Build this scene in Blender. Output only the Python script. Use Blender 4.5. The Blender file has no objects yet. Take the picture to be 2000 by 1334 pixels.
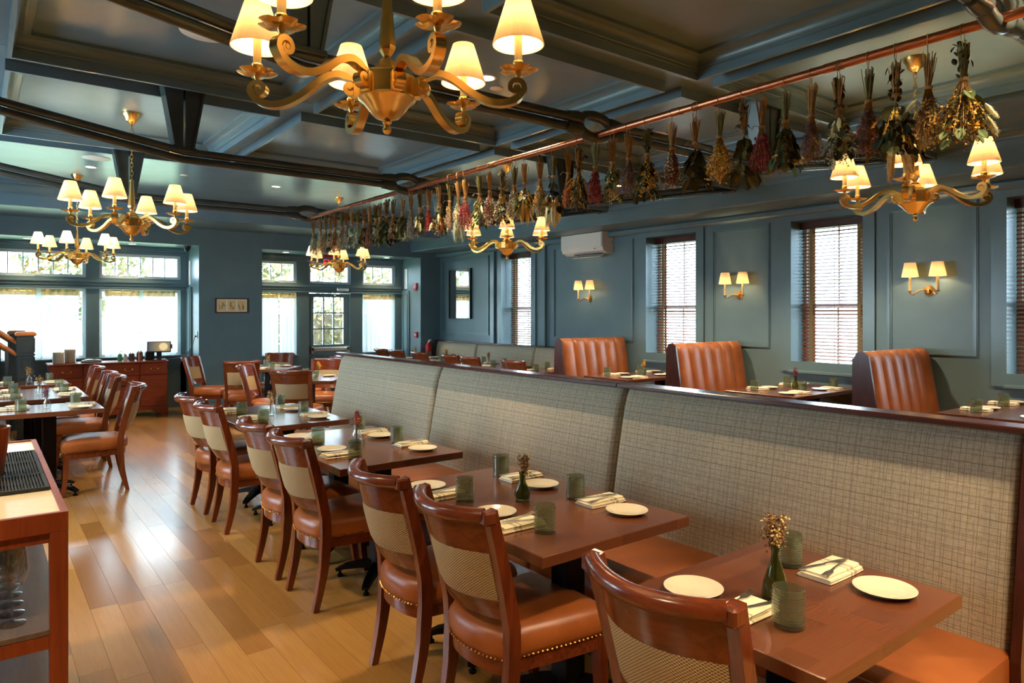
import bpy, math, random
from mathutils import Vector, Matrix
R = math.radians
PI = math.pi
scene = bpy.context.scene
COL = scene.collection

# ---------------------------------------------------------------- camera, sky, exposure
cam_data = bpy.data.cameras.new('camera')
cam_data.sensor_width = 36.0
cam_data.lens = 24.365
cam_data.shift_y = -0.0278
cam_data.clip_start = 0.05
cam_data.clip_end = 200
camera = bpy.data.objects.new('camera', cam_data)
camera.location = (0, 0, 1.57)
camera.rotation_euler = (R(90), 0, -math.atan(1041 / 1353.6))
COL.objects.link(camera)
scene.camera = camera

world = bpy.data.worlds.new('overcast_sky')
scene.world = world
world.use_nodes = True
bgn = world.node_tree.nodes['Background']
bgn.inputs['Color'].default_value = (0.68, 0.86, 1.0, 1)
bgn.inputs['Strength'].default_value = 4.8

scene.view_settings.view_transform = 'Standard'
scene.view_settings.look = 'None'
scene.view_settings.exposure = 2.44
scene.view_settings.gamma = 1.0
scene.view_settings.use_curve_mapping = False
cy = scene.cycles
cy.use_denoising = True
cy.max_bounces = 9
cy.diffuse_bounces = 5
cy.glossy_bounces = 4
cy.transmission_bounces = 8
cy.transparent_max_bounces = 12
cy.caustics_reflective = False
cy.caustics_refractive = False
cy.sample_clamp_indirect = 6.0
cy.blur_glossy = 0.6
cy.use_light_tree = True

BULB = 6.5      # watts of one chandelier bulb
SCONCE = 4.0
CAN = 60.0
WARM = (1.0, 0.68, 0.36)
CANCOL = (1.0, 0.76, 0.47)

# sky portals fill the window openings so that the daylight is sampled there
def portal(name, loc, rot, sx, sy):
    l = bpy.data.lights.new(name, 'AREA')
    l.shape = 'RECTANGLE'; l.size = sx; l.size_y = sy
    l.cycles.is_portal = True
    o = bpy.data.objects.new(name, l)
    o.location = loc; o.rotation_euler = rot
    COL.objects.link(o)
YP, YW, XW = 11.85, 12.62, 7.30
portal('sky_portal_bay', (1.35, 12.84, 1.7), (R(-90), 0, 0), 3.0, 1.9)
portal('sky_portal_door', (5.3, 12.84, 1.7), (R(-90), 0, 0), 3.1, 1.9)
WINS = [(1.41, 2.213), (3.486, 4.289), (5.602, 6.436), (8.95, 9.773)]
LWINS = [(5.0, 6.4), (7.3, 8.7)]
for a_, b_ in LWINS:
    portal('sky_portal_left', (-2.45, (a_ + b_) / 2, 1.75), (0, R(-90), 0), 1.7, b_ - a_)
for a_, b_ in WINS:
    portal('sky_portal_side', (7.62, (a_ + b_) / 2, 1.78), (0, R(90), 0), 1.7, b_ - a_)

# ---------------------------------------------------------------- mesh builder
class MB:
    def __init__(s):
        s.v = []; s.f = []
    def add(s, o, mtx=None):
        n = len(s.v)
        s.v += [tuple(mtx @ Vector(p)) for p in o.v] if mtx is not None else list(o.v)
        s.f += [tuple(i + n for i in q) for q in o.f]
        return s
    def poly(s, pts):
        n = len(s.v); s.v += [tuple(p) for p in pts]; s.f.append(tuple(range(n, n + len(pts)))); return s
    def box(s, x0, x1, y0, y1, z0, z1, ch=0.0):
        if ch <= 0:
            n = len(s.v)
            s.v += [(x, y, z) for z in (z0, z1) for y in (y0, y1) for x in (x0, x1)]
            s.f += [tuple(i + n for i in q) for q in ((0, 2, 3, 1), (4, 5, 7, 6), (0, 1, 5, 4), (2, 6, 7, 3), (0, 4, 6, 2), (1, 3, 7, 5))]
            return s
        xs, ys, zs = (x0, x1), (y0, y1), (z0, z1)
        idx = {}
        n = len(s.v)
        for i in (0, 1):
            for j in (0, 1):
                for k in (0, 1):
                    dx = ch if i == 0 else -ch; dy = ch if j == 0 else -ch; dz = ch if k == 0 else -ch
                    idx[i, j, k, 'x'] = len(s.v); s.v.append((xs[i], ys[j] + dy, zs[k] + dz))
                    idx[i, j, k, 'y'] = len(s.v); s.v.append((xs[i] + dx, ys[j], zs[k] + dz))
                    idx[i, j, k, 'z'] = len(s.v); s.v.append((xs[i] + dx, ys[j] + dy, zs[k]))
        def q(*a):
            s.f.append(tuple(idx[t] for t in a))
        for i in (0, 1):
            c = [(i, 0, 0, 'x'), (i, 1, 0, 'x'), (i, 1, 1, 'x'), (i, 0, 1, 'x')]; q(*(c if i else c[::-1]))
            c = [(0, i, 0, 'y'), (1, i, 0, 'y'), (1, i, 1, 'y'), (0, i, 1, 'y')]; q(*(c[::-1] if i else c))
            c = [(0, 0, i, 'z'), (1, 0, i, 'z'), (1, 1, i, 'z'), (0, 1, i, 'z')]; q(*(c if i else c[::-1]))
        for i in (0, 1):
            for j in (0, 1):
                c = [(i, j, 0, 'x'), (i, j, 0, 'y'), (i, j, 1, 'y'), (i, j, 1, 'x')]; q(*(c if i == j else c[::-1]))
                c = [(0, i, j, 'y'), (0, i, j, 'z'), (1, i, j, 'z'), (1, i, j, 'y')]; q(*(c if i == j else c[::-1]))
                c = [(i, 0, j, 'z'), (i, 0, j, 'x'), (i, 1, j, 'x'), (i, 1, j, 'z')]; q(*(c if i == j else c[::-1]))
                for k in (0, 1):
                    c = [(i, j, k, 'x'), (i, j, k, 'y'), (i, j, k, 'z')]; q(*(c if (i + j + k) % 2 else c[::-1]))
        return s
    def grid(s, fn, nu, nv, cu=False, cv=False):
        n = len(s.v)
        for i in range(nu):
            for j in range(nv):
                s.v.append(tuple(fn(i / (nu if cu else nu - 1), j / (nv if cv else nv - 1))))
        for i in range(nu if cu else nu - 1):
            for j in range(nv if cv else nv - 1):
                a = n + i * nv + j; b = n + ((i + 1) % nu) * nv + j
                c = n + ((i + 1) % nu) * nv + (j + 1) % nv; d = n + i * nv + (j + 1) % nv
                s.f.append((a, b, c, d))
        return s
    def lathe(s, prof, n=24, c=(0, 0, 0), squash=1.0):
        m = len(prof); b = len(s.v)
        for i in range(n):
            a = 2 * PI * i / n
            for r, z in prof:
                s.v.append((c[0] + r * math.cos(a), c[1] + r * squash * math.sin(a), c[2] + z))
        for i in range(n):
            for j in range(m - 1):
                p = b + i * m + j; q = b + ((i + 1) % n) * m + j
                s.f.append((p, q, q + 1, p + 1))
        return s
    def tube(s, path, rad, n=8, cap=True, flat=1.0):
        path = [Vector(p) for p in path]
        if not isinstance(rad, (list, tuple)): rad = [rad] * len(path)
        b = len(s.v); up = None
        for i, p in enumerate(path):
            t = (path[min(i + 1, len(path) - 1)] - path[max(i - 1, 0)]).normalized()
            if up is None:
                up = t.cross(Vector((0, 0, 1)) if abs(t.z) < .9 else Vector((1, 0, 0))).normalized()
            up = (up - t * up.dot(t)).normalized()
            w = t.cross(up)
            for k in range(n):
                a = 2 * PI * k / n
                s.v.append(tuple(p + rad[i] * (math.cos(a) * up + flat * math.sin(a) * w)))
        for i in range(len(path) - 1):
            for k in range(n):
                p = b + i * n + k; q = b + i * n + (k + 1) % n
                s.f.append((p, q, q + n, p + n))
        if cap:
            s.f.append(tuple(b + k for k in range(n))[::-1])
            s.f.append(tuple(b + (len(path) - 1) * n + k for k in range(n)))
        return s
    def ribbon(s, path, th, w, axis=(0, 1, 0), cap=True):
        """flat bar swept along a planar path: th in the plane, w along axis"""
        path = [Vector(p) for p in path]; ax = Vector(axis).normalized(); b = len(s.v)
        m = len(path)
        th = th if isinstance(th, (list, tuple)) else [th] * m
        w = w if isinstance(w, (list, tuple)) else [w] * m
        for i, p in enumerate(path):
            t = (path[min(i + 1, m - 1)] - path[max(i - 1, 0)]).normalized()
            nn = ax.cross(t).normalized()
            for a_, c_ in ((-1, -1), (1, -1), (1, 1), (-1, 1)):
                s.v.append(tuple(p + nn * (a_ * th[i] / 2) + ax * (c_ * w[i] / 2)))
        for i in range(m - 1):
            for k in range(4):
                p = b + i * 4 + k; q = b + i * 4 + (k + 1) % 4
                s.f.append((p, q, q + 4, p + 4))
        if cap:
            s.f.append((b + 3, b + 2, b + 1, b)); e = b + (m - 1) * 4
            s.f.append((e, e + 1, e + 2, e + 3))
        return s
    def prism(s, pts, z0, z1):
        n = len(pts); b = len(s.v)
        s.v += [(x, y, z0) for x, y in pts] + [(x, y, z1) for x, y in pts]
        s.f.append(tuple(b + i for i in range(n))[::-1]); s.f.append(tuple(b + n + i for i in range(n)))
        for i in range(n):
            j = (i + 1) % n
            s.f.append((b + i, b + j, b + n + j, b + n + i))
        return s
    def rings(s, outline, levels, cap_top=True, cap_bot=True):
        """outline: list of (x,y); levels: (scale/inset fn, z)"""
        n = len(outline); b = len(s.v)
        for ins, z in levels:
            for x, y in inset(outline, ins): s.v.append((x, y, z if not callable(z) else z(x, y)))
        for l in range(len(levels) - 1):
            for i in range(n):
                j = (i + 1) % n
                s.f.append((b + l * n + i, b + l * n + j, b + (l + 1) * n + j, b + (l + 1) * n + i))
        if cap_bot: s.f.append(tuple(b + i for i in range(n))[::-1])
        if cap_top: s.f.append(tuple(b + (len(levels) - 1) * n + i for i in range(n)))
        return s
    def bead(s, p, r, n=6):
        b = len(s.v); x, y, z = p
        s.v += [(x, y, z - r), (x, y, z + r)] + [(x + r * math.cos(2 * PI * i / n), y + r * math.sin(2 * PI * i / n), z) for i in range(n)]
        for i in range(n):
            j = (i + 1) % n
            s.f.append((b, b + 2 + j, b + 2 + i)); s.f.append((b + 1, b + 2 + i, b + 2 + j))
        return s
    def frame(s, u0, u1, v0, v1, w, d0, d1, plane='yz'):
        """rectangular frame of bars of width w, thickness d0..d1 across the plane"""
        for a, b_, c, d in ((u0, u1, v0, v0 + w), (u0, u1, v1 - w, v1), (u0, u0 + w, v0 + w, v1 - w), (u1 - w, u1, v0 + w, v1 - w)):
            if plane == 'yz': s.box(d0, d1, a, b_, c, d)
            elif plane == 'xz': s.box(a, b_, d0, d1, c, d)
            else: s.box(a, b_, c, d, d0, d1)
        return s
    def mesh(s, name, mat, smooth=False, angle=38):
        me = bpy.data.meshes.new(name)
        me.from_pydata(s.v, [], s.f)
        if smooth:
            me.polygons.foreach_set('use_smooth', [True] * len(me.polygons))
            me.set_sharp_from_angle(angle=R(angle))
        if mat is not None:
            me.materials.append(mat if not isinstance(mat, str) else MT[mat])
        me.update()
        return me
    def build(s, name, mat, parent=None, smooth=False, loc=(0, 0, 0), rz=0, kind=None, angle=38):
        return put(name, s.mesh(name, mat, smooth, angle), parent, loc, rz, kind)

def inset(outline, d):
    """move a closed outline inwards by d (approximate, by vertex normals)"""
    if not d: return list(outline)
    n = len(outline); out = []
    for i in range(n):
        x0, y0 = outline[i - 1]; x1, y1 = outline[(i + 1) % n]; x, y = outline[i]
        tx, ty = x1 - x0, y1 - y0; l = math.hypot(tx, ty) or 1
        out.append((x - ty / l * d, y + tx / l * d))
    return out

def put(name, me, parent=None, loc=(0, 0, 0), rz=0, kind=None, rot=None):
    o = bpy.data.objects.new(name, me)
    COL.objects.link(o)
    o.location = loc
    o.rotation_euler = rot if rot is not None else (0, 0, rz)
    if parent is not None: o.parent = parent
    if kind: o['kind'] = kind
    return o

def tag(o, label, cat, group=None, kind=None):
    o['label'] = label
    if cat: o['category'] = cat
    if group: o['group'] = group
    if kind: o['kind'] = kind
    return o

def thing(name, label, cat, loc=(0, 0, 0), rz=0, group=None):
    o = bpy.data.objects.new(name, None)
    COL.objects.link(o)
    o.location = loc; o.rotation_euler = (0, 0, rz)
    o.empty_display_size = .05
    return tag(o, label, cat, group)

def struct(o):
    o['kind'] = 'structure'
    return o

def sroot(name, loc=(0, 0, 0)):
    o = bpy.data.objects.new(name, None); COL.objects.link(o); o.location = loc; o['kind'] = 'structure'
    return o

def dup(root, loc, rz, label=None, group=None):
    def cp(o, par):
        c = o.copy(); COL.objects.link(c)
        if par is not None: c.parent = par
        for ch in o.children: cp(ch, c)
        return c
    r = cp(root, None)
    r.location = loc; r.rotation_euler = (0, 0, rz)
    if label: r['label'] = label
    if group: r['group'] = group
    return r

class Proto:
    """first call places the prototype itself, later calls copies of it"""
    def __init__(s, make): s.make = make; s.root = None
    def __call__(s, loc, rz, label, group=None):
        if s.root is None:
            s.root = s.make(); r = s.root
            r.location = loc; r.rotation_euler = (0, 0, rz); r['label'] = label
            if group: r['group'] = group
            return r
        return dup(s.root, loc, rz, label, group)

# ---------------------------------------------------------------- materials
MT = {}
class NT:
    def __init__(s, name):
        s.m = bpy.data.materials.new(name); s.m.use_nodes = True
        s.t = s.m.node_tree; s.n = s.t.nodes; s.l = s.t.links
        s.b = s.n['Principled BSDF']; s.out = s.n['Material Output']
        MT[name] = s.m
    def node(s, typ, **kw):
        n = s.n.new(typ)
        for k, v in kw.items():
            if k in n.inputs.keys(): n.inputs[k].default_value = v
            else: setattr(n, k, v)
        return n
    def link(s, a, b): s.l.new(a, b)
    def math(s, op, a, b=None, c=None):
        n = s.n.new('ShaderNodeMath'); n.operation = op
        for i, x in enumerate((a, b, c)):
            if x is None: continue
            if isinstance(x, (int, float)): n.inputs[i].default_value = x
            else: s.l.new(x, n.inputs[i])
        return n.outputs[0]
    def coord(s, kind='Object', scale=(1, 1, 1)):
        tc = s.n.new('ShaderNodeTexCoord'); mp = s.n.new('ShaderNodeMapping')
        s.l.new(tc.outputs[kind], mp.inputs[0]); mp.inputs['Scale'].default_value = scale
        return mp.outputs[0]
    def noise(s, vec, scale=5, detail=4, rough=.55, dist=0):
        n = s.n.new('ShaderNodeTexNoise'); n.inputs['Scale'].default_value = scale; n.inputs['Detail'].default_value = detail
        n.inputs['Roughness'].default_value = rough; n.inputs['Distortion'].default_value = dist
        s.l.new(vec, n.inputs['Vector']); return n.outputs['Fac']
    def ramp(s, fac, stops):
        n = s.n.new('ShaderNodeValToRGB'); e = n.color_ramp.elements
        while len(e) < len(stops): e.new(.5)
        for el, (p, c) in zip(e, stops): el.position = p; el.color = (*c, 1)
        s.l.new(fac, n.inputs[0]); return n.outputs[0]
    def mix(s, fac, a, b):
        n = s.n.new('ShaderNodeMix'); n.data_type = 'RGBA'
        for i, x in ((0, fac), (6, a), (7, b)):
            if isinstance(x, (int, float)): n.inputs[i].default_value = x
            elif isinstance(x, tuple): n.inputs[i].default_value = (*x, 1)
            else: s.l.new(x, n.inputs[i])
        return n.outputs[2]
    def bump(s, h, strength=.2, dist=.01):
        n = s.n.new('ShaderNodeBump'); n.inputs['Strength'].default_value = strength; n.inputs['Distance'].default_value = dist
        s.l.new(h, n.inputs['Height']); s.l.new(n.outputs[0], s.b.inputs['Normal'])
    def set(s, color=None, rough=None, metal=None, **kw):
        for key, val in (('Base Color', color), ('Roughness', rough), ('Metallic', metal), *kw.items()):
            if val is None: continue
            if isinstance(val, tuple) and len(val) == 3: val = (*val, 1)
            if hasattr(val, 'is_linked') or hasattr(val, 'links'): s.l.new(val, s.b.inputs[key])
            else: s.b.inputs[key].default_value = val
        return s

def sr(r, g, b):
    f = lambda c: (c / 255 / 12.92) if c <= 10 else ((c / 255 + .055) / 1.055) ** 2.4
    return (f(r), f(g), f(b))

def paint(name, c, rough=.4, var=.06, scale=3, bump=.03):
    m = NT(name); v = m.coord(); n = m.noise(v, scale, 3)
    col = m.ramp(n, [(.3, tuple(x * (1 - var) for x in c)), (.7, tuple(min(1, x * (1 + var)) for x in c))])
    m.set(color=col, rough=rough)
    if bump: m.bump(m.noise(v, 160, 2), bump, .002)
    return m
def wood(name, dark, light, rough=.3, axis='z', scale=1.0, coat=0.0, contrast=1.0):
    m = NT(name)
    st = {'x': (1.2, 14, 14), 'y': (14, 1.2, 14), 'z': (14, 14, 1.2)}[axis]
    v = m.coord(scale=tuple(x * scale for x in st)); n = m.noise(v, 2.4, 6, .62, .6)
    n2 = m.noise(m.coord(scale=(3, 3, 3)), 1.2, 2)
    f = m.math('ADD', m.math('MULTIPLY', n, .75), m.math('MULTIPLY', n2, .25))
    h = .18 * contrast
    m.set(color=m.ramp(f, [(.5 - h, dark), (.5 + h, light)]), rough=rough)
    if coat: m.set(**{'Coat Weight': coat, 'Coat Roughness': .12})
    m.bump(n, .05, .002)
    return m
def metal(name, c, rough=.25, var=.05):
    m = NT(name); v = m.coord(); n = m.noise(v, 6, 2)
    m.set(color=m.ramp(n, [(.3, tuple(x * (1 - var) for x in c)), (.7, c)]), metal=1.0,
          rough=rough)
    return m
def plain(name, c, rough=.5, var=.10, scale=40, **kw):
    m = NT(name); n = m.noise(m.coord(), scale, 2)
    m.set(color=m.ramp(n, [(.3, tuple(x * (1 - var) for x in c)), (.7, tuple(min(1, x * (1 + var)) for x in c))]), rough=rough, **kw)
    return m

WALLC = sr(97, 120, 126)
paint('wall_paint', WALLC, .38)
paint('trim_paint', sr(97, 121, 128), .28, bump=.01)
paint('ceiling_paint', sr(106, 132, 146), .24, bump=.01)
paint('dark_paint', sr(52, 58, 58), .4)
paint('cream_paint', sr(214, 212, 200), .45)
paint('white_plastic', sr(226, 222, 212), .4, var=.02)
paint('sash_white', sr(205, 214, 212), .45, var=.03)
paint('subfloor', sr(40, 26, 14), .8)

m = NT('oak')
gi = m.node('ShaderNodeNewGeometry'); oi = m.node('ShaderNodeObjectInfo')
rnd = m.math('FRACT', m.math('ADD', gi.outputs['Random Per Island'], m.math('MULTIPLY', oi.outputs['Random'], 7.31)))
wn = m.node('ShaderNodeTexWhiteNoise', noise_dimensions='1D'); m.link(m.math('MULTIPLY', rnd, 91.7), wn.inputs['W'])
vec = m.coord('Object', (26, 1.3, 1)); va = m.node('ShaderNodeVectorMath', operation='ADD')
m.link(vec, va.inputs[0]); m.link(wn.outputs['Color'], va.inputs[1])
vs = m.node('ShaderNodeVectorMath', operation='SCALE'); m.link(wn.outputs['Color'], vs.inputs[0]); vs.inputs['Scale'].default_value = 40
m.link(vs.outputs[0], va.inputs[1])
gr = m.noise(va.outputs[0], 3.0, 6, .6, .5)
base = m.ramp(wn.outputs['Value'], [(0, sr(138, 94, 42)), (.3, sr(166, 120, 60)), (.6, sr(184, 138, 76)), (1, sr(150, 104, 50))])
col = m.mix(m.math('MULTIPLY', gr, .55), base, sr(122, 78, 34))
m.set(color=col, rough=m.math('ADD', m.math('MULTIPLY', gr, .08), .21))
m.set(**{'Coat Weight': .30, 'Coat Roughness': .15})

wood('cherry', sr(78, 32, 16), sr(130, 60, 28), .24, 'z', coat=.3)
wood('cherry_h', sr(78, 32, 16), sr(130, 60, 28), .22, 'y', coat=.3)
wood('mahogany', sr(52, 22, 14), sr(88, 40, 24), .26, 'y', coat=.3)
wood('mahogany_v', sr(52, 22, 14), sr(86, 38, 22), .3, 'z', coat=.2)
wood('sideboard_wood', sr(110, 40, 22), sr(150, 66, 36), .35, 'x', coat=.15)
wood('stair_wood', sr(150, 78, 32), sr(190, 112, 54), .3, 'x', coat=.3)
wood('cart_wood', sr(116, 44, 18), sr(160, 74, 34), .4, 'z', scale=1.4)
wood('cart_shelf', sr(92, 74, 68), sr(128, 108, 98), .38, 'y', scale=.8)
wood('blind_wood', sr(104, 52, 32), sr(146, 82, 52), .5, 'y')
wood('frame_wood', sr(62, 30, 16), sr(96, 48, 26), .35, 'x')
wood('bark', sr(70, 56, 44), sr(110, 92, 74), .9, 'z')

m = NT('table_wood')
br = m.node('ShaderNodeTexBrick', offset=.37); m.link(m.coord('Object', (1, 1, 1)), br.inputs['Vector'])
for k, v in (('Scale', 1.0), ('Mortar Size', .0), ('Brick Width', .31), ('Row Height', .088), ('Bias', .0)): br.inputs[k].default_value = v
br.inputs['Color1'].default_value = (*sr(96, 52, 33), 1); br.inputs['Color2'].default_value = (*sr(124, 72, 45), 1)
gr = m.noise(m.coord('Object', (3, 60, 60)), 2.2, 4, .55, .15)
m.set(color=m.mix(m.math('MULTIPLY', gr, .38), br.outputs['Color'], sr(72, 35, 20)), rough=.24)
m.set(**{'Coat Weight': .35, 'Coat Roughness': .12})

m = NT('leather')
v = m.coord(); n1 = m.noise(v, 5, 3); vo = m.node('ShaderNodeTexVoronoi', Scale=260.0); m.link(v, vo.inputs['Vector'])
m.set(color=m.ramp(n1, [(.3, sr(138, 72, 32)), (.7, sr(168, 94, 44))]), rough=.34)
m.bump(vo.outputs['Distance'], .10, .002)
m = NT('booth_leather')
v = m.coord(); n1 = m.noise(v, 4, 3); vo = m.node('ShaderNodeTexVoronoi', Scale=220.0); m.link(v, vo.inputs['Vector'])
m.set(color=m.ramp(n1, [(.3, sr(146, 80, 40)), (.7, sr(172, 102, 56))]), rough=.42)
m.bump(vo.outputs['Distance'], .08, .002)

# upholstery with fine irregular dark cross lines
m = NT('check_fabric')
tc = m.node('ShaderNodeTexCoord'); sp = m.node('ShaderNodeSeparateXYZ'); m.link(tc.outputs['Object'], sp.inputs[0])
def lines(t, w, seed, lw):
    u = m.math('DIVIDE', t, w); fl = m.math('FLOOR', u); fr = m.math('FRACT', u)
    wn = m.node('ShaderNodeTexWhiteNoise', noise_dimensions='1D'); m.link(m.math('ADD', fl, seed), wn.inputs['W'])
    off = m.math('MULTIPLY_ADD', wn.outputs['Value'], .6, .2)
    d = m.math('ABSOLUTE', m.math('SUBTRACT', fr, off))
    return m.math('LESS_THAN', d, lw / w / 2)
ly = m.math('MAXIMUM', lines(sp.outputs['Y'], .0262, 3.3, .0016), lines(sp.outputs['Y'], .071, 9.1, .0015))
lz = m.math('MAXIMUM', lines(sp.outputs['Z'], .0225, 5.7, .0017), lines(sp.outputs['Z'], .064, 1.9, .0016))
br = m.noise(m.coord('Object', (40, 260, 40)), 1, 2); br2 = m.noise(m.coord('Object', (40, 40, 260)), 1, 2)
th = m.math('MULTIPLY', m.math('ADD', br, br2), .5)
bc = m.ramp(th, [(.35, sr(170, 154, 128)), (.65, sr(206, 191, 162))])
ln = m.math('MULTIPLY', m.math('MAXIMUM', ly, lz), .62)
m.set(color=m.mix(ln, bc, sr(72, 58, 40)), rough=.85, **{'Sheen Weight': .15})
m.bump(th, .15, .003)

m = NT('weave')
tc = m.node('ShaderNodeTexCoord'); sp = m.node('ShaderNodeSeparateXYZ'); m.link(tc.outputs['Object'], sp.inputs[0])
sy_ = m.math('SINE', m.math('MULTIPLY', sp.outputs['Y'], 2 * PI / .011)); sz_ = m.math('SINE', m.math('MULTIPLY', sp.outputs['Z'], 2 * PI / .0085))
w_ = m.math('MULTIPLY_ADD', m.math('MULTIPLY', sy_, sz_), .5, .5)
m.set(color=m.ramp(w_, [(.25, sr(122, 96, 58)), (.6, sr(196, 172, 130))]), rough=.85)
m.bump(w_, .4, .003)

metal('brass', sr(240, 200, 122), .27)
metal('antique_brass', sr(196, 138, 72), .3)
metal('copper', sr(190, 120, 88), .28)
metal('bronze', sr(112, 84, 46), .30)
metal('steel', sr(226, 222, 214), .28)
metal('black_iron', sr(40, 38, 38), .42)
plain('black_plastic', sr(24, 24, 26), .35)
plain('grey_plastic', sr(70, 74, 78), .4)
plain('black_mat', sr(30, 28, 26), .55)
m = NT('bronze_paint'); n = m.noise(m.coord(), 6, 3)
m.set(color=m.ramp(n, [(.3, sr(64, 71, 70)), (.7, sr(76, 83, 80))]), rough=.24, metal=.15)
plain('china', sr(226, 213, 186), .16, var=.02)
plain('candle_sleeve', sr(244, 218, 160), .45, var=.03)
plain('cream_top', sr(236, 222, 188), .25, var=.03)
plain('paper', sr(232, 222, 196), .7, var=.04)
plain('alarm_red', sr(190, 26, 30), .35)
plain('hand_soap', sr(60, 150, 84), .25)
plain('pencil_wood', sr(190, 130, 60), .6)
plain('menu_card', sr(226, 190, 130), .6)
plain('twine', sr(178, 140, 92), .9)

m = NT('napkin')
tc = m.node('ShaderNodeTexCoord'); sp = m.node('ShaderNodeSeparateXYZ'); m.link(tc.outputs['Object'], sp.inputs[0])
d1 = m.math('LESS_THAN', m.math('ABSOLUTE', m.math('SUBTRACT', sp.outputs['Y'], -.045)), .008)
d2 = m.math('LESS_THAN', m.math('ABSOLUTE', m.math('SUBTRACT', sp.outputs['Y'], -.022)), .004)
m.set(color=m.mix(m.math('MULTIPLY', m.math('MAXIMUM', d1, d2), .6), sr(240, 226, 194), sr(128, 118, 100)), rough=.85)
m.bump(m.noise(m.coord(), 300, 2), .1, .002)

def glassy(name, c, rough=.04, ior=1.45, mixc=None, mf=0):
    m = NT(name); n = m.noise(m.coord(), 30, 2)
    m.set(color=m.ramp(n, [(.3, tuple(x * .96 for x in c)), (.7, c)]), rough=rough, **{'Transmission Weight': 1.0, 'IOR': ior})
    if mixc:
        df = m.node('ShaderNodeBsdfDiffuse'); tl = m.node('ShaderNodeBsdfTranslucent'); df.inputs[0].default_value = (*mixc, 1); tl.inputs[0].default_value = (*mixc, 1)
        a = m.node('ShaderNodeMixShader'); a.inputs[0].default_value = .5; m.link(df.outputs[0], a.inputs[1]); m.link(tl.outputs[0], a.inputs[2])
        b = m.node('ShaderNodeMixShader'); b.inputs[0].default_value = mf; m.link(m.b.outputs[0], b.inputs[1]); m.link(a.outputs[0], b.inputs[2]); m.link(b.outputs[0], m.out.inputs[0])
m = NT('smoke_glass')
tr = m.node('ShaderNodeBsdfTransparent'); gl = m.node('ShaderNodeBsdfGlossy', Roughness=.10); lw = m.node('ShaderNodeLayerWeight', Blend=.5)
df = m.node('ShaderNodeBsdfDiffuse'); df.inputs[0].default_value = (*sr(150, 158, 132), 1)
nn = m.noise(m.coord(), 3, 2); m.link(m.ramp(nn, [(.3, (.76, .80, .69)), (.7, (.80, .84, .73))]), tr.inputs[0])
ms = m.node('ShaderNodeMixShader'); ms.inputs[0].default_value = .17; m.link(tr.outputs[0], ms.inputs[1]); m.link(df.outputs[0], ms.inputs[2])
mx = m.node('ShaderNodeMixShader'); m.link(m.math('MULTIPLY_ADD', m.math('POWER', lw.outputs['Facing'], 2.5), .6, .06), mx.inputs[0]); m.link(ms.outputs[0], mx.inputs[1]); m.link(gl.outputs[0], mx.inputs[2])
m.link(mx.outputs[0], m.out.inputs[0])
glassy('green_glass', (.50, .60, .26), .03, mixc=sr(112, 116, 52), mf=.28)
m = NT('clear_glass')
tr = m.node('ShaderNodeBsdfTransparent'); gl = m.node('ShaderNodeBsdfGlossy', Roughness=.05); lw = m.node('ShaderNodeLayerWeight', Blend=.5)
nn = m.noise(m.coord(), 3, 2); m.link(m.ramp(nn, [(.3, (.93, .95, .95)), (.7, (.96, .98, .98))]), tr.inputs[0])
mx = m.node('ShaderNodeMixShader'); m.link(m.math('MULTIPLY_ADD', m.math('POWER', lw.outputs['Facing'], 2.5), .7, .07), mx.inputs[0]); m.link(tr.outputs[0], mx.inputs[1]); m.link(gl.outputs[0], mx.inputs[2])
m.link(mx.outputs[0], m.out.inputs[0])

m = NT('pane_glass')
tr = m.node('ShaderNodeBsdfTransparent'); gl = m.node('ShaderNodeBsdfGlossy', Roughness=.03); fr = m.node('ShaderNodeLayerWeight', Blend=.5)
nn = m.noise(m.coord(), 3, 2); m.link(m.ramp(nn, [(.3, (.90, .95, .97)), (.7, (.94, .98, .99))]), tr.inputs[0])
mx = m.node('ShaderNodeMixShader'); m.link(m.math('MULTIPLY_ADD', m.math('POWER', fr.outputs['Facing'], 4.0), .7, .03), mx.inputs[0]); m.link(tr.outputs[0], mx.inputs[1]); m.link(gl.outputs[0], mx.inputs[2])
m.link(mx.outputs[0], m.out.inputs[0])

def cloth(name, c, opq, trans):
    m = NT(name); n = m.noise(m.coord('Object', (90, 90, 8)), 1, 2)
    cc = m.ramp(n, [(.3, tuple(x * .94 for x in c)), (.7, c)])
    df = m.node('ShaderNodeBsdfDiffuse'); tl = m.node('ShaderNodeBsdfTranslucent'); tp = m.node('ShaderNodeBsdfTransparent')
    m.link(cc, df.inputs[0]); m.link(cc, tl.inputs[0]); m.link(cc, tp.inputs[0])
    a = m.node('ShaderNodeMixShader'); a.inputs[0].default_value = trans; m.link(df.outputs[0], a.inputs[1]); m.link(tl.outputs[0], a.inputs[2])
    b = m.node('ShaderNodeMixShader'); b.inputs[0].default_value = opq; m.link(tp.outputs[0], b.inputs[1]); m.link(a.outputs[0], b.inputs[2])
    m.link(b.outputs[0], m.out.inputs[0])
cloth('sheer', (.88, .89, .92), .90, .16)
cloth('sheer_header', (.62, .50, .28), .985, .10)
cloth('shade_silk', (1.0, .91, .74), 1.0, .50)
cloth('blind_tape', (.34, .25, .13), 1.0, .25)

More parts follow.
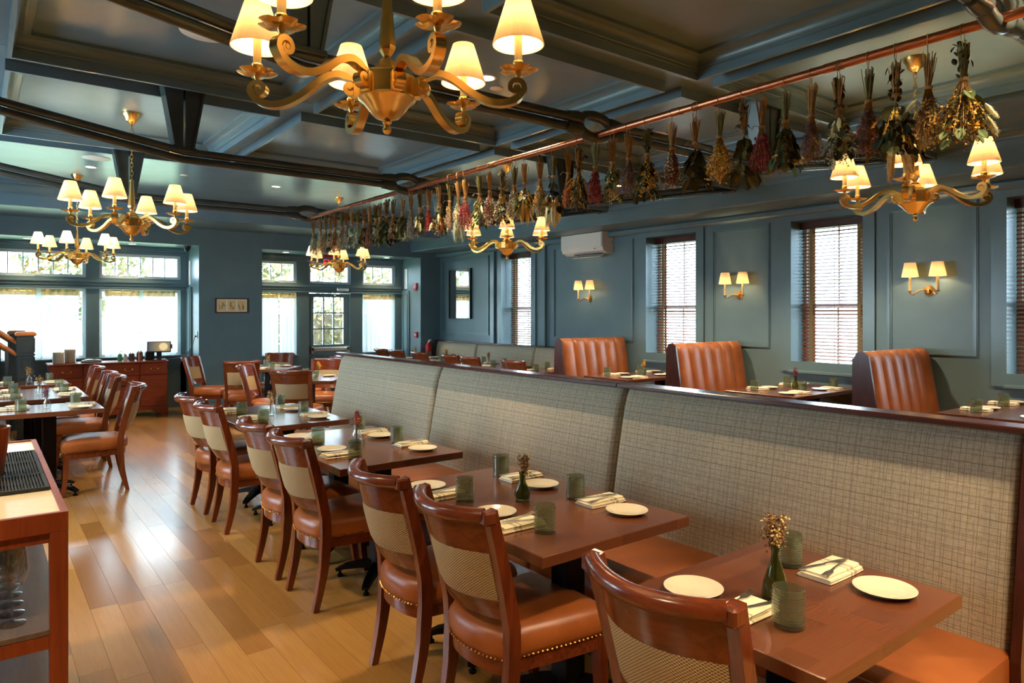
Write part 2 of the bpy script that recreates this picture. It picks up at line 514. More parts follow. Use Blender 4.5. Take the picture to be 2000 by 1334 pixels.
def emit(name, c, s):
    m = NT(name); n = m.noise(m.coord(), 8, 1)
    m.set(color=c, rough=.4, **{'Emission Strength': s}); m.link(m.ramp(n, [(.2, tuple(x * .97 for x in c)), (.8, c)]), m.b.inputs['Emission Color'])
emit('bulb', (1.0, .72, .38), 16.0)
emit('can_lens', (1.0, .82, .55), 5.0)
emit('exit_red', (1.0, .03, .05), .25)
m = NT('pos_screen')
tc = m.node('ShaderNodeTexCoord'); sp = m.node('ShaderNodeSeparateXYZ'); m.link(tc.outputs['Object'], sp.inputs[0])
dd = m.math('SQRT', m.math('ADD', m.math('POWER', m.math('SUBTRACT', sp.outputs['X'], .06), 2), m.math('POWER', sp.outputs['Z'], 2)))
colr = m.ramp(dd, [(.0, (1, .82, .46)), (.055, (1, .78, .40)), (.065, (.42, .30, .14)), (.20, (.10, .12, .14))])
m.set(color=(.02, .02, .02), rough=.35, **{'Emission Strength': .16, 'Specular IOR Level': .1}); m.link(colr, m.b.inputs['Emission Color'])
m = NT('mirror'); m.set(color=(.86, .88, .88), rough=.03, metal=1.0); m.bump(m.noise(m.coord(), 3, 1), .03, .02)
m = NT('leaf_out'); n = m.noise(m.coord(), 1.3, 3)
m.set(color=m.ramp(n, [(.35, sr(56, 72, 34)), (.55, sr(104, 88, 34)), (.7, sr(120, 66, 28))]), rough=.7)
m = NT('lawn'); n = m.noise(m.coord(), 3, 4)
m.set(color=m.ramp(n, [(.3, sr(120, 140, 90)), (.7, sr(180, 190, 150))]), rough=.9)
for nm, c in dict(d_olive=(74, 72, 34), d_dark=(44, 48, 32), d_green=(70, 84, 44), d_sage=(138, 146, 118), d_gold=(196, 148, 56), d_straw=(196, 160, 98),
                  d_cream=(222, 200, 156), d_crimson=(106, 22, 34), d_magenta=(132, 34, 62), d_purple=(92, 72, 92), d_lavender=(134, 118, 150), d_brown=(104, 72, 44),
                  d_rust=(168, 92, 44), d_red=(142, 28, 36), d_stem=(138, 104, 58), d_stem_green=(96, 92, 50), d_white=(228, 216, 190)).items():
    plain(nm, tuple(min(.9, x * 1.6) for x in sr(*c)), .8, var=.28, scale=30)

# ================================================================ THE ROOM
XL, YB = -2.2, -3.6            # far ends of the room out of the picture
ZC, ZCF, ZCH, ZB = 3.05, 3.20, 2.985, 2.92
rng = random.Random(7)

# ---- floor: boards run along Y; those of the open aisle are single planks
floor = sroot('floor')
MB().box(XL, XW, YB, YW + .05, -.06, -.012).build('subfloor', 'subfloor', floor)
PW = .127
far_planks = MB()
plank_cache = {}
nsingle = 0
i = 0
x = XL
while x < XW - .01:
    y = YB - rng.random() * 1.2
    while y < YW:
        L = rng.choice((.9, 1.2, 1.5, 1.8))
        y0, y1 = max(y, YB), min(y + L, YW + .03)
        y += L
        if y1 - y0 < .05: continue
        single = -.3 < x < 2.45 and y1 > 1.4 and y0 < 12.2
        w_ = min(PW, XW - x)
        if single and nsingle < 290:
            nsingle += 1
            key = (round(y1 - y0, 3), round(w_, 3))
            if key not in plank_cache:
                plank_cache[key] = MB().box(0, w_ - .0012, 0, y1 - y0 - .0012, -.012, 0).mesh('plank', 'oak')
            put('plank', plank_cache[key], floor, (x, y0, 0))
        else:
            far_planks.box(x, x + w_ - .0012, y0, y1 - .0012, -.012, 0)
    x += PW
far_planks.build('plank_field', 'oak', floor, kind='stuff')

# ---- ceiling: coffers framed by fascias and crown, open channels between them
ceiling = sroot('ceiling')
MB().box(XL, XW, YB, 6.63, ZC, ZC + .3).build('ceiling_panel', 'ceiling_paint', ceiling)
MB().box(XL, XW, 6.63, YW, ZCF, ZCF + .2).build('ceiling_panel', 'ceiling_paint', ceiling)
chan = MB()
XLN = [-1.64, .04, 1.72, 3.40, 5.08, 6.70]
YLN = [-3.27, -1.29, .69, 2.67, 4.65, 6.63]
for xc_ in XLN: chan.box(xc_ - .08, xc_ + .08, YB, 6.63, ZCH, ZC)
for yc_ in YLN: chan.box(-1.6, 6.62, yc_ - .12, yc_ + .12, ZCH - .001, ZC)
chan.build('channel_soffit', 'ceiling_paint', ceiling)
MB().box(-1.6, 6.62, 6.63, 6.70, ZCH, ZCF).build('channel_soffit', 'ceiling_paint', ceiling)

def ring(prof, x0, x1, y0, y1):
    """profile (inset, z) swept round a rectangle with mitred corners"""
    b = MB()
    for ins, z in prof:
        b.v += [(x0 + ins, y0 + ins, z), (x1 - ins, y0 + ins, z), (x1 - ins, y1 - ins, z), (x0 + ins, y1 - ins, z)]
    for k in range(len(prof) - 1):
        for c in range(4):
            d = (c + 1) % 4
            b.f.append((k * 4 + c, k * 4 + d, k * 4 + 4 + d, k * 4 + 4 + c))
    return b
def crown_prof(zt, base=.022, h=.085, p=.08):
    pr = [(base, zt - h), (base + .012, zt - h), (base + .012, zt - h + .012)]
    for k in range(6):
        t = k / 5
        pr.append((base + .016 + (p - .03) * (1 - math.cos(t * PI / 2)), zt - h + .016 + (h - .036) * math.sin(t * PI / 2)))
    pr += [(base + p - .01, zt - .018), (base + p, zt - .018), (base + p, zt)]
    return pr
tn = 0
for i in range(len(XLN) - 1):
    for j in range(len(YLN) - 1):
        x0, x1 = XLN[i] + .075, XLN[i + 1] - .075
        y0, y1 = YLN[j] + .115, YLN[j + 1] - .115
        if y1 < -1.0: continue
        tn += 1
        t = sroot('trim_%d' % tn)
        ring([(0, ZC), (0, ZB), (.022, ZB), (.022, ZC)], x0, x1, y0, y1).build('fascia', 'ceiling_paint', t)
        ring(crown_prof(ZC), x0, x1, y0, y1).build('crown_molding', 'trim_paint', t, smooth=True, angle=30)
tn += 1
t = sroot('trim_%d' % tn)
ring([(0, ZCF), (0, ZB), (.022, ZB), (.022, ZCF)], -1.6, 6.62, 6.745, 10.72).build('fascia', 'ceiling_paint', t)
ring(crown_prof(ZCF, h=.13, p=.11), -1.6, 6.62, 6.745, 10.72).build('crown_molding', 'trim_paint', t, smooth=True, angle=30)

# dropped bands round the walls
tn += 1; t = sroot('trim_%d' % tn)
MB().box(6.62, XW + .2, YB, YP, 2.745, ZCF + .1, .012).build('soffit_band', 'wall_paint', t)
MB().box(7.18, XW + .01, YB, YP, 2.665, 2.745, .02).build('crown_molding', 'trim_paint', t)
tn += 1; t = sroot('trim_%d' % tn)
MB().box(-1.6, 6.62, 10.72, YP, ZB, ZCF + .05).build('soffit_band', 'wall_paint', t)
tn += 1; t = sroot('trim_%d' % tn)
MB().box(XL, -1.6, YB, YP, 2.745, ZCF + .05).build('soffit_band', 'wall_paint', t)

# ---- walls
wr = sroot('wall_right')
b = MB()
z0w, z1w = .93, 2.605
edges = [YB] + [e for w in WINS for e in w] + [YW]
for k in range(0, len(edges), 2): b.box(XW, XW + .30, edges[k], edges[k + 1], 0, ZCF)
for a_, c_ in WINS:
    b.box(XW, XW + .30, a_, c_, 0, z0w); b.box(XW, XW + .30, a_, c_, z1w, ZCF)
b.build('wall_surface', 'wall_paint', wr)
wl = sroot('wall_left')
b = MB(); ed = [YB] + [e for w in LWINS for e in w] + [YW + .2]
for k in range(0, len(ed), 2): b.box(XL - .2, XL, ed[k], ed[k + 1], 0, ZCF)
for a_, c_ in LWINS: b.box(XL - .2, XL, a_, c_, 0, .9); b.box(XL - .2, XL, a_, c_, 2.6, ZCF)
b.build('wall_surface', 'wall_paint', wl)
for k, (a_, c_) in enumerate(LWINS):
    w = sroot('window_%d' % (21 + k))
    MB().frame(a_, c_, .9, 2.6, .06, XL - .14, XL - .07, 'yz').box(XL - .13, XL - .08, a_, c_, 1.72, 1.78).box(XL - .13, XL - .08, (a_ + c_) / 2 - .03, (a_ + c_) / 2 + .03, .96, 2.54).build('window_frame', 'sash_white', w)
    MB().box(XL - .105, XL - .10, a_ + .06, c_ - .06, .96, 2.54).build('pane', 'pane_glass', w)
    MB().frame(a_ - .1, c_ + .1, .8, 2.7, .1, XL, XL + .025, 'yz').build('casing', 'trim_paint', w)
wb = sroot('wall_back'); MB().box(XL - .2, XW + .3, YB - .2, YB, 0, ZCF).build('wall_surface', 'wall_paint', wb)
wf = sroot('wall_far')
BX0, BX1, DX0, DX1 = -.10, 2.79, 3.79, 6.855
b = MB()
b.box(XL, BX0, YP, YW + .2, 0, 2.65); b.box(BX1, DX0, YP, YW + .2, 0, 2.65); b.box(DX1, XW, YP, YW + .2, 0, 2.65)
b.box(XL, XW, YP, YW + .2, 2.65, ZCF)
b.build('wall_surface', 'wall_paint', wf)
for nm, mb in (('baseboard_far', MB().box(BX1 + .001, DX0 - .001, YP - .018, YP, 0, .16).box(DX1, XW, YP - .018, YP, 0, .16)),
               ('baseboard_right', MB().box(XW - .018, XW, YB, YP - .02, 0, .16)),
               ('baseboard_left', MB().box(XL, XL + .018, YB, YP, 0, .16))):
    struct(mb.build(nm, 'trim_paint'))

# wall panelling: picture-frame mouldings on the right wall
def moulding(u0, u1, v0, v1):
    b = MB()
    for w0, w1, d in ((0, .045, .010), (.010, .032, .020)):
        b.frame(u0 + w0, u1 - w0, v0 + w0, v1 - w0, w1 - w0, XW - d, XW, 'yz')
    return b
for (a_, c_) in ((10.16, 11.74), (6.68, 8.40), (4.56, 5.37), (2.44, 3.25), (.2, 1.2), (-2.4, -.4)):
    tn += 1
    struct(moulding(a_, c_, 1.16, 2.62).build('trim_%d' % tn, 'trim_paint'))
for y_ in (8.62, 10.02):
    tn += 1
    struct(MB().box(XW - .05, XW, y_ - .06, y_ + .06, .16, 2.70, .006).build('trim_%d' % tn, 'trim_paint'))

# ---- side windows: casing, reveal, double-hung sashes, wooden slat blind
slat_w = .05
def side_window(k, y0, y1):
    w = sroot('window_%d' % k)
    MB().frame(y0 - .12, y1 + .12, z0w - .02, z1w + .12, .12, XW - .025, XW, 'yz').build('casing', 'trim_paint', w)
    MB().box(XW - .05, XW, y0 - .15, y1 + .15, z1w + .11, z1w + .15, .008).build('casing_cap', 'trim_paint', w)
    MB().box(XW - .06, XW + .30, y0 - .02, y1 + .02, z0w - .035, z0w, .008).build('sill', 'trim_paint', w)
    MB().frame(y0, y1, z0w, z1w, .04, XW + .245, XW + .295, 'yz').build('window_frame', 'sash_white', w)
    zm = 1.66
    for nm, a_, c_, xo in (('lower_sash', z0w + .04, zm + .025, .248), ('upper_sash', zm - .025, z1w - .04, .268)):
        s = MB().frame(y0 + .04, y1 - .04, a_, c_, .045, XW + xo, XW + xo + .022, 'yz').build(nm, 'sash_white', w)
        ym = (y0 + y1) / 2
        MB().box(XW + xo + .003, XW + xo + .019, ym - .009, ym + .009, a_ + .045, c_ - .045).build('muntin', 'sash_white', s)
        for q in (0, 1):
            ya, yb = ((y0 + .085, ym - .009), (ym + .009, y1 - .085))[q]
            MB().box(XW + xo + .009, XW + xo + .013, ya, yb, a_ + .045, c_ - .045).build('pane', 'pane_glass', s)
    return w
for k, (a_, c_) in enumerate(WINS): side_window(k + 1, a_, c_)

wl_names = ['beside the last booth at the picture edge', 'between the first and second booth', 'between the second and third booth', 'above the pale wall bench']
def make_blind(y0, y1, k):
    t = thing('window_blind', 'brown wooden slat blind in the window ' + wl_names[k], 'blind', (XW + .2, (y0 + y1) / 2, z0w), 0, 'wooden slat blinds')
    hw = (y1 - y0) / 2 - .012; H = z1w - z0w
    MB().box(-.035, .035, -hw, hw, H - .075, H - .004, .004).build('head_rail', 'blind_wood', t)
    MB().box(-.045, -.037, -hw - .004, hw + .004, H - .085, H - .004).build('valance', 'mahogany', t)
    MB().box(-.027, .027, -hw, hw, .006, .03, .004).build('bottom_rail', 'blind_wood', t)
    sl = MB()
    a = R(23)
    for i_ in range(5):
        u = -slat_w / 2 + slat_w * i_ / 4; cz = .003 * (1 - (2 * i_ / 4 - 1) ** 2)
        for yy in (-hw, hw): sl.v.append((u * math.cos(a), yy, u * math.sin(a) + cz))
    for i_ in range(5):
        u = -slat_w / 2 + slat_w * i_ / 4; cz = .003 * (1 - (2 * i_ / 4 - 1) ** 2) - .0028
        for yy in (-hw, hw): sl.v.append((u * math.cos(a), yy, u * math.sin(a) + cz))
    for i_ in range(4):
        p = 2 * i_; sl.f.append((p, p + 1, p + 3, p + 2)); sl.f.append((p + 10, p + 12, p + 13, p + 11))
    sl.f += [(0, 10, 11, 1), (8, 9, 19, 18)]
    me = sl.mesh('slat', 'blind_wood')
    n = int((H - .13) / .0385)
    for i_ in range(n): put('slat', me, t, (0, 0, .05 + i_ * .0385))
    for yy in (-hw + .12, hw - .12):
        for xx in (-.029, .029):
            MB().box(xx - .0008, xx + .0008, yy - .019, yy + .019, .02, H - .07).build('ladder_tape', 'blind_tape', t)
    MB().box(-.0306, -.029, -.002, .002, .03, H - .07).build('lift_cord', 'twine', t)
    MB().tube([(-.05, hw - .07, H - .09), (-.052, hw - .068, H - .9)], .004, 6).build('tilt_wand', 'blind_wood', t)
for k, (a_, c_) in enumerate(WINS): make_blind(a_, c_, k)

# ---- far windows in their deep recesses
ZS, ZT0, ZT1, ZH = .87, 1.95, 2.125, 2.52
def far_bay(x0, x1, posts, nm):
    """teal framework; posts = solid uprights"""
    b = MB()
    for a_, c_ in posts: b.box(a_, c_, YW - .02, YW + .14, 0, 2.66)
    b.build('mullion', 'wall_paint', nm)
    c = MB().box(x0, x1, YW - .03, YW + .14, ZT0, ZT1)
    c.box(x0, x1, YW - .075, YW - .03, ZT0 + .10, ZT0 + .135, .006).box(x0, x1, YW - .055, YW - .03, ZT0 + .06, ZT0 + .10).box(x0, x1, YW - .065, YW - .03, ZT0 + .0, ZT0 + .03, .006)
    c.build('transom_bar', 'trim_paint', nm)
    d = MB().box(x0, x1, YW - .03, YW + .14, ZH, 2.66)
    d.box(x0, x1, YW - .07, YW - .03, 2.58, 2.65, .01).box(x0, x1, YW - .05, YW - .03, 2.545, 2.58)
    d.build('head_molding', 'trim_paint', nm)
def sashes(w, x0, x1, z0, z1, nx, nz, split=False):
    """pale casement frame, muntins and panes"""
    MB().frame(x0, x1, z0, z1, .045, YW + .02, YW + .09, 'xz').build('sash', 'sash_white', w)
    if split: MB().box((x0 + x1) / 2 - .045, (x0 + x1) / 2 + .045, YW + .02, YW + .09, z0 + .045, z1 - .045).build('centre_stile', 'sash_white', w)
    ux0, ux1, uz0, uz1 = x0 + .045, x1 - .045, z0 + .045, z1 - .045
    for i_ in range(1, nx):
        xx = ux0 + (ux1 - ux0) * i_ / nx
        MB().box(xx - .009, xx + .009, YW + .05, YW + .07, uz0, uz1).build('muntin', 'sash_white', w)
    for j_ in range(1, nz):
        zz = uz0 + (uz1 - uz0) * j_ / nz
        MB().box(ux0, ux1, YW + .051, YW + .069, zz - .009, zz + .009).build('muntin', 'sash_white', w)
    for i_ in range(nx):
        for j_ in range(nz):
            xa, xb = ux0 + (ux1 - ux0) * i_ / nx, ux0 + (ux1 - ux0) * (i_ + 1) / nx
            za, zb_ = uz0 + (uz1 - uz0) * j_ / nz, uz0 + (uz1 - uz0) * (j_ + 1) / nz
            MB().box(xa, xb, YW + .058, YW + .062, za, zb_).build('pane', 'pane_glass', w)
bay = sroot('window_5')
far_bay(BX0, BX1, [(BX0, .10), (1.32, 1.50), (2.68, BX1)], bay)
MB().box(BX0, BX1, YW - .02, YW + .14, 0, ZS).build('apron_panel', 'wall_paint', bay)
MB().box(BX0, BX1, YW - .07, YW + .02, ZS - .03, ZS, .006).build('sill', 'trim_paint', bay)
k = 6
for (x0, x1) in ((.10, 1.32), (1.50, 2.68)):
    w = sroot('window_%d' % k); k += 1
    sashes(w, x0, x1, ZS, ZT0, 4, 3, True)
    w = sroot('window_%d' % k); k += 1
    sashes(w, x0, x1, ZT1, ZH, 6, 1)
    MB().box((x0 + x1) / 2 - .05, (x0 + x1) / 2 + .05, YW - .005, YW + .02, ZT1 + .01, ZT1 + .035, .004).build('window_latch', 'sash_white', w)
ent = sroot('window_%d' % k); k += 1
far_bay(DX0, DX1, [(DX0, 3.95), (4.66, 4.90), (5.73, 5.98), (6.69, DX1)], ent)
for (x0, x1) in ((3.95, 4.66), (5.98, 6.69)):
    MB().box(x0, x1, YW - .02, YW + .14, 0, ZS - .07).build('apron_panel', 'wall_paint', ent)
    MB().box(x0 - .03, x1 + .03, YW - .06, YW + .02, ZS - .10, ZS - .07, .006).build('sill', 'trim_paint', ent)
    w = sroot('window_%d' % k); k += 1
    sashes(w, x0, x1, ZS - .07, ZT0, 1, 1)
for (x0, x1) in ((3.95, 4.66), (4.90, 5.73), (5.98, 6.69)):
    w = sroot('window_%d' % k); k += 1
    sashes(w, x0, x1, ZT1, ZH, 3, 1)
    MB().box((x0 + x1) / 2 - .04, (x0 + x1) / 2 + .04, YW - .005, YW + .02, ZT1 + .01, ZT1 + .032, .004).build('window_latch', 'sash_white', w)

# ---- street door
d = sroot('door_1')
MB().box(4.91, 5.72, YW + .02, YW + .065, .01, .97).box(4.91, 5.00, YW + .02, YW + .065, .97, 1.94).box(5.60, 5.72, YW + .02, YW + .065, .97, 1.94).box(5.0, 5.60, YW + .02, YW + .065, 1.87, 1.94).build('door_leaf', 'trim_paint', d)
MB().frame(5.03, 5.57, .15, .78, .06, YW + .005, YW + .02, 'xz').build('lower_panel', 'trim_paint', d)
for i_ in range(3):
    for j_ in range(3):
        xa = 5.0 + .2 * i_; za = .97 + .3 * j_
        MB().box(xa + .011, xa + .189, YW + .04, YW + .045, za + .011, za + .289).build('pane', 'pane_glass', d)
for q in (1, 2):
    MB().box(5.0 + .2 * q - .012, 5.0 + .2 * q + .012, YW + .022, YW + .06, .97, 1.87).build('muntin', 'trim_paint', d)
    MB().box(5.0, 5.6, YW + .023, YW + .059, .97 + .3 * q - .012, .97 + .3 * q + .012).build('muntin', 'trim_paint', d)
MB().box(4.93, 5.69, YW - .06, YW - .015, .85, .92, .006).box(4.93, 4.98, YW - .06, YW + .02, .81, .94).box(5.64, 5.69, YW - .06, YW + .02, .81, .94).build('push_bar', 'steel', d)
MB().box(5.42, 5.66, YW - .10, YW - .035, 1.99, 2.05, .006).tube([(5.54, YW - .08, 1.985), (5.30, YW - .12, 1.965), (5.42, YW - .02, 1.90)], .009, 6).build('door_closer', 'steel', d)

# ---- pleated sheers on the far windows
def curtain(x0, x1, z0, z1, seed, label, hdr=.10):
    rr = random.Random(seed)
    t = thing('sheer_curtain', label, 'curtain', ((x0 + x1) / 2, YW - .045, z0), 0, 'sheer cafe curtains')
    W = x1 - x0; n = max(4, int(W / .085)); ph = rr.random() * 6
    nn = n * 8
    def off(u, v):
        return .016 * math.sin(2 * PI * n * u + ph + .5 * math.sin(v * 3 + seed)) * (1 - .35 * v) + .006 * math.sin(2 * PI * n * .5 * u + seed)
    H = z1 - z0
    MB().grid(lambda u, v: (-W / 2 + W * u, off(u, v), (H - hdr) * v), nn + 1, 9).build('sheer_panel', 'sheer', t, smooth=True, angle=180)
    MB().grid(lambda u, v: (-W / 2 + W * u, off(u, 1) * (1 - v * .2), H - hdr + hdr * v), nn + 1, 3).build('pleated_header', 'sheer_header', t, smooth=True, angle=180)
    MB().tube([(-W / 2 - .01, .002, H - .035), (W / 2 + .01, .002, H - .035)], .005, 6).build('rod', 'antique_brass', t)
curtain(.14, .68, .88, 1.94, 1, 'sheer pleated curtain behind the stair rail in the big window bay')
curtain(.74, 1.22, .88, 1.94, 2, 'sheer pleated curtain behind the plate stacks in the big window bay')
curtain(1.58, 2.06, .88, 1.94, 3, 'sheer pleated curtain behind the pencil holders on the sideboard')
curtain(2.12, 2.60, .88, 1.94, 4, 'sheer pleated curtain behind the screen on the sideboard')
curtain(3.97, 4.31, .81, 1.94, 5, 'sheer curtain beside the door, half nearest the picture wall')
curtain(4.33, 4.64, .81, 1.94, 6, 'sheer curtain beside the door, half nearest the door hinge post')
curtain(6.0, 6.67, .81, 1.94, 7, 'wide sheer curtain on the other side of the door by the alarm wall')

# ---- garden outside
struct(MB().box(-25, 40, YW + .2, 60, -.5, -.35).box(XW + .30, 40, -25, YW + .2, -.5, -.35).build('ground', 'lawn'))
def tree(x, y, h, r, seed, label):
    rr = random.Random(seed)
    t = thing('tree', label, 'tree', (x, y, -.36), 0, 'garden trees')
    MB().tube([(0, 0, 0), (.05, .02, h * .3), (-.05, .05, h * .62)], [.16, .12, .06], 8).build('trunk', 'bark', t, smooth=True)
    b = MB()
    for q in range(1500):
        while True:
            p = Vector((rr.uniform(-1, 1), rr.uniform(-1, 1), rr.uniform(-1, 1)))
            if .25 < p.length < 1: break
        c = Vector((p.x * r, p.y * r, h * .66 + p.z * h * .36))
        u = Vector((rr.gauss(0, 1), rr.gauss(0, 1), rr.gauss(0, 1))).normalized(); w = u.orthogonal().normalized(); s_ = rr.uniform(.07, .16)
        b.poly([c - u * s_, c + w * s_ * .5, c + u * s_, c - w * s_ * .5])
    b.build('crown', 'leaf_out', t, kind='stuff')
for q, (x_, y_, h_, r_, lb) in enumerate(((5.4, 18.5, 5.0, 1.3, 'autumn tree seen through the door panes'), (9.2, 19.5, 5.6, 1.7, 'autumn tree seen through the transom beside the alarm wall'),
        (2.2, 21, 5.5, 1.6, 'golden tree seen through the bay transom above the screen'), (-1.6, 19, 6, 1.7, 'golden tree seen through the bay transom above the stair rail'))):
    tree(x_, y_, h_, r_, q + 3, lb)
hg = thing('hedge', 'clipped evergreen hedge seen through the lower door panes', 'hedge', (6.4, 15.6, -.36))
rr = random.Random(4); b = MB()
for q in range(3200):
    c = Vector((rr.uniform(-1.6, 1.6), rr.uniform(-.35, .35), rr.uniform(.02, 2.3)))
    u = Vector((rr.gauss(0, 1), rr.gauss(0, 1), rr.gauss(0, 1))).normalized(); w = u.orthogonal().normalized(); s_ = rr.uniform(.05, .10)
    b.poly([c - u * s_, c + w * s_ * .5, c + u * s_, c - w * s_ * .5])
b.build('foliage', 'leaf_out', hg, kind='stuff')
MB().box(-1.4, 1.4, -.12, .12, 0, 1.9).build('woody_core', 'bark', hg)

# ================================================================ OVERHEAD
# ---- queen-post trusses of twin rods under the cross channels
ZR, XM = 2.545, 2.56
def strut_mesh():
    b = MB()
    for s in (-1, 1):          # two tapering leaves of a V
        b.v += []; n = len(b.v)
        pts = [(s * .006, 0), (s * .045, 0), (s * .115, .40), (s * .006, .40)]
        for y in (-.045, .045): b.v += [(x, y, z) for x, z in pts]
        q = [(0, 1, 2, 3), (7, 6, 5, 4), (0, 4, 5, 1), (1, 5, 6, 2), (2, 6, 7, 3), (3, 7, 4, 0)]
        b.f += [tuple(i + n for i in (p if s < 0 else p[::-1])) for p in q]
        # raised flange on the sloping edge
        b.ribbon([(s * .047, 0, .0), (s * .117, 0, .40)], .014, .12, (0, 1, 0))
    b.box(-.07, .07, -.06, .06, -.012, .012, .004)
    return b.mesh('strut', 'bronze_paint')
STRUT = strut_mesh()
def truss(y, label):
    t = thing('ceiling_truss', label, 'truss', (XM, y, ZR), 0, 'dark bronze ceiling trusses')
    for s in (-1, 1):
        put('strut', STRUT, t, (s * 1.56, 0, .028))
        for dz, dy in ((.024, -.006), (-.024, .006)):
            MB().tube([(s * .15, dy, dz), (s * 1.56, dy, dz), (s * 2.4, dy, dz + .13), (s * 4.10, dy, dz + .43)], .0225, 12).build('tie_rod', 'bronze_paint', t, smooth=True)
        # turnbuckle end: sleeves with rounded cheeks
        MB().tube([(s * .10, 0, .026), (s * .13, 0, .026), (s * .20, 0, .026)], [.036, .038, .029], 14).tube([(s * .10, 0, -.026), (s * .13, 0, -.026), (s * .20, 0, -.026)], [.034, .036, .028], 14).build('coupling_sleeve', 'bronze_paint', t, smooth=True)
        MB().box(s * 4.10 - .07, s * 4.10 + .07, -.09, .09, .36, .50, .01).build('wall_shoe', 'bronze_paint', t)
    loop = []
    for k in range(33):
        a = 2 * PI * k / 32
        loop.append((.115 * math.cos(a), 0, -.0 + .056 * math.sin(a)))
    MB().tube(loop, .028, 12, cap=False).build('turnbuckle_loop', 'bronze_paint', t, smooth=True)
truss(.81, 'bronze tie-rod truss nearest the camera, crossing the copper pipe top corner')
truss(2.62, 'bronze tie-rod truss crossing just behind the big brass chandelier')
truss(4.64, 'bronze tie-rod truss crossing over the middle of the copper pipe')
truss(6.62, 'bronze tie-rod truss carrying the far end of the copper pipe')

# ---- copper pipe
ZPIPE = 2.501
pipe = thing('copper_pipe', 'long polished copper pipe hung with bundles of dried flowers', 'pipe', (XM, 0, ZPIPE))
MB().tube([(0, -.6, 0), (0, 6.64, 0)], .0165, 16).build('pipe_run', 'copper', pipe, smooth=True)
for yy in (1.32, 2.05, 3.35, 5.6):
    MB().tube([(0, yy, 0), (0, yy + .05, 0)], .0185, 16).build('coupling', 'copper', pipe, smooth=True)
for yy in (1.30, 1.95, 3.5):
    b = MB()
    for q in range(5): b.tube([(.0175 * math.cos(2 * PI * k / 14), yy + q * .008, .0175 * math.sin(2 * PI * k / 14)) for k in range(15)], .0018, 4, cap=False)
    b.build('twine_wrap', 'twine', pipe)

# ---- chandeliers
def spiral(cx, cz, r0, r1, a0, turns, n, sgn=1):
    return [(cx + (r0 + (r1 - r0) * i / n) * math.cos(a0 + sgn * turns * 2 * PI * i / n), 0, cz + (r0 + (r1 - r0) * i / n) * math.sin(a0 + sgn * turns * 2 * PI * i / n)) for i in range(n + 1)]
def arm_mesh():
    """one scrolled arm in the xz plane, radial along +x"""
    key = spiral(.105, .135, .008, .030, R(-60), 1.0, 14, -1)
    mid = []
    P = [(.105 + .030 * math.cos(R(-60)) * -0 + .0, .165), (.150, .178), (.20, .160), (.25, .122), (.30, .096), (.345, .090), (.385, .102), (.408, .130)]
    cr = []
    for i in range(len(P) - 1):
        p0 = P[max(i - 1, 0)]; p1 = P[i]; p2 = P[i + 1]; p3 = P[min(i + 2, len(P) - 1)]
        for k in range(5):
            t = k / 5
            f = lambda a, b, c, d: .5 * (2 * b + (c - a) * t + (2 * a - 5 * b + 4 * c - d) * t * t + (-a + 3 * b - 3 * c + d) * t ** 3)
            cr.append((f(p0[0], p1[0], p2[0], p3[0]), 0, f(p0[1], p1[1], p2[1], p3[1])))
    # outer volute curls up and inwards
    end = spiral(.383, .135, .026, .006, R(-10), 1.15, 16, 1)
    # inner volute hugging the body
    inner = [(x, y, z) for x, y, z in spiral(.108, .138, .005, .027, R(180), 1.25, 16, -1)]
    path = inner + cr[2:] + end
    b = MB()
    th = [.013] * len(inner) + [.020] * (len(path) - len(inner) - len(end)) + [.016 - .006 * i / len(end) for i in range(len(end))]
    wd = []
    n = len(path)
    for i in range(n):
        wd.append(.029)
    b.ribbon(path, th, wd)
    b.box(.075, .10, -.016, .016, .105, .165, .004)
    for x_, z_ in ((.108, .138), (.383, .135)):
        b.tube([(x_, -.016, z_), (x_, .016, z_)], .007, 8)
    return b.mesh('arm', 'brass', True, 32)
ARM = arm_mesh()
XA = .39
def pan_mesh():
    b = MB()
    n, m = 36, 7
    for i in range(n):
        a = 2 * PI * i / n
        lobe = 1 - .34 * abs(math.sin(2.5 * a)) ** 8
        for j in range(m):
            t = j / (m - 1); r = .008 + (.052 * lobe) * t
            b.v.append((XA + r * math.cos(a), r * math.sin(a), .178 + .003 * t + .009 * max(0, t - .6) / .4))
    for i in range(n):
        for j in range(m - 1):
            p = i * m + j; q = ((i + 1) % n) * m + j
            b.f.append((p, q, q + 1, p + 1))
    b.lathe([(.0, .158), (.009, .158), (.006, .166), (.010, .176), (.008, .180)], 12, (XA, 0, 0))
    b.lathe([(.0145, .182), (.0165, .186), (.0145, .192), (.0145, .208), (.0165, .211), (.0145, .214), (.0, .214)], 14, (XA, 0, 0))
    return b.mesh('drip_pan', 'brass', True, 35)
PAN = pan_mesh()
SLEEVE = MB().lathe([(.0115, .21), (.0115, .315), (.0, .315)], 14, (XA, 0, 0)).mesh('candle_sleeve', 'candle_sleeve', True)
def shade_mesh(rb, rt, zb_, zt, cx, mat='shade_silk'):
    return MB().lathe([(rb, zb_), (rb, zb_ + .004), (rt, zt), (rt - .001, zt), (rb - .0025, zb_ + .004), (rb - .0025, zb_), (rb, zb_)], 32, (cx, 0, 0)).mesh('lamp_shade', mat, True)
SHADE = shade_mesh(.077, .037, .262, .395, XA)
BULBM = MB().lathe([(.0, .315), (.008, .318), (.013, .332), (.010, .352), (.003, .370), (.0, .374)], 12, (XA, 0, 0)).mesh('bulb', 'bulb', True)
def lamp(par, loc, watts, nm='bulb_light', r=.013, col=WARM):
    l = bpy.data.lights.new(nm, 'POINT'); l.energy = watts; l.color = col; l.shadow_soft_size = r
    o = bpy.data.objects.new(nm, l); COL.objects.link(o); o.parent = par; o.location = loc
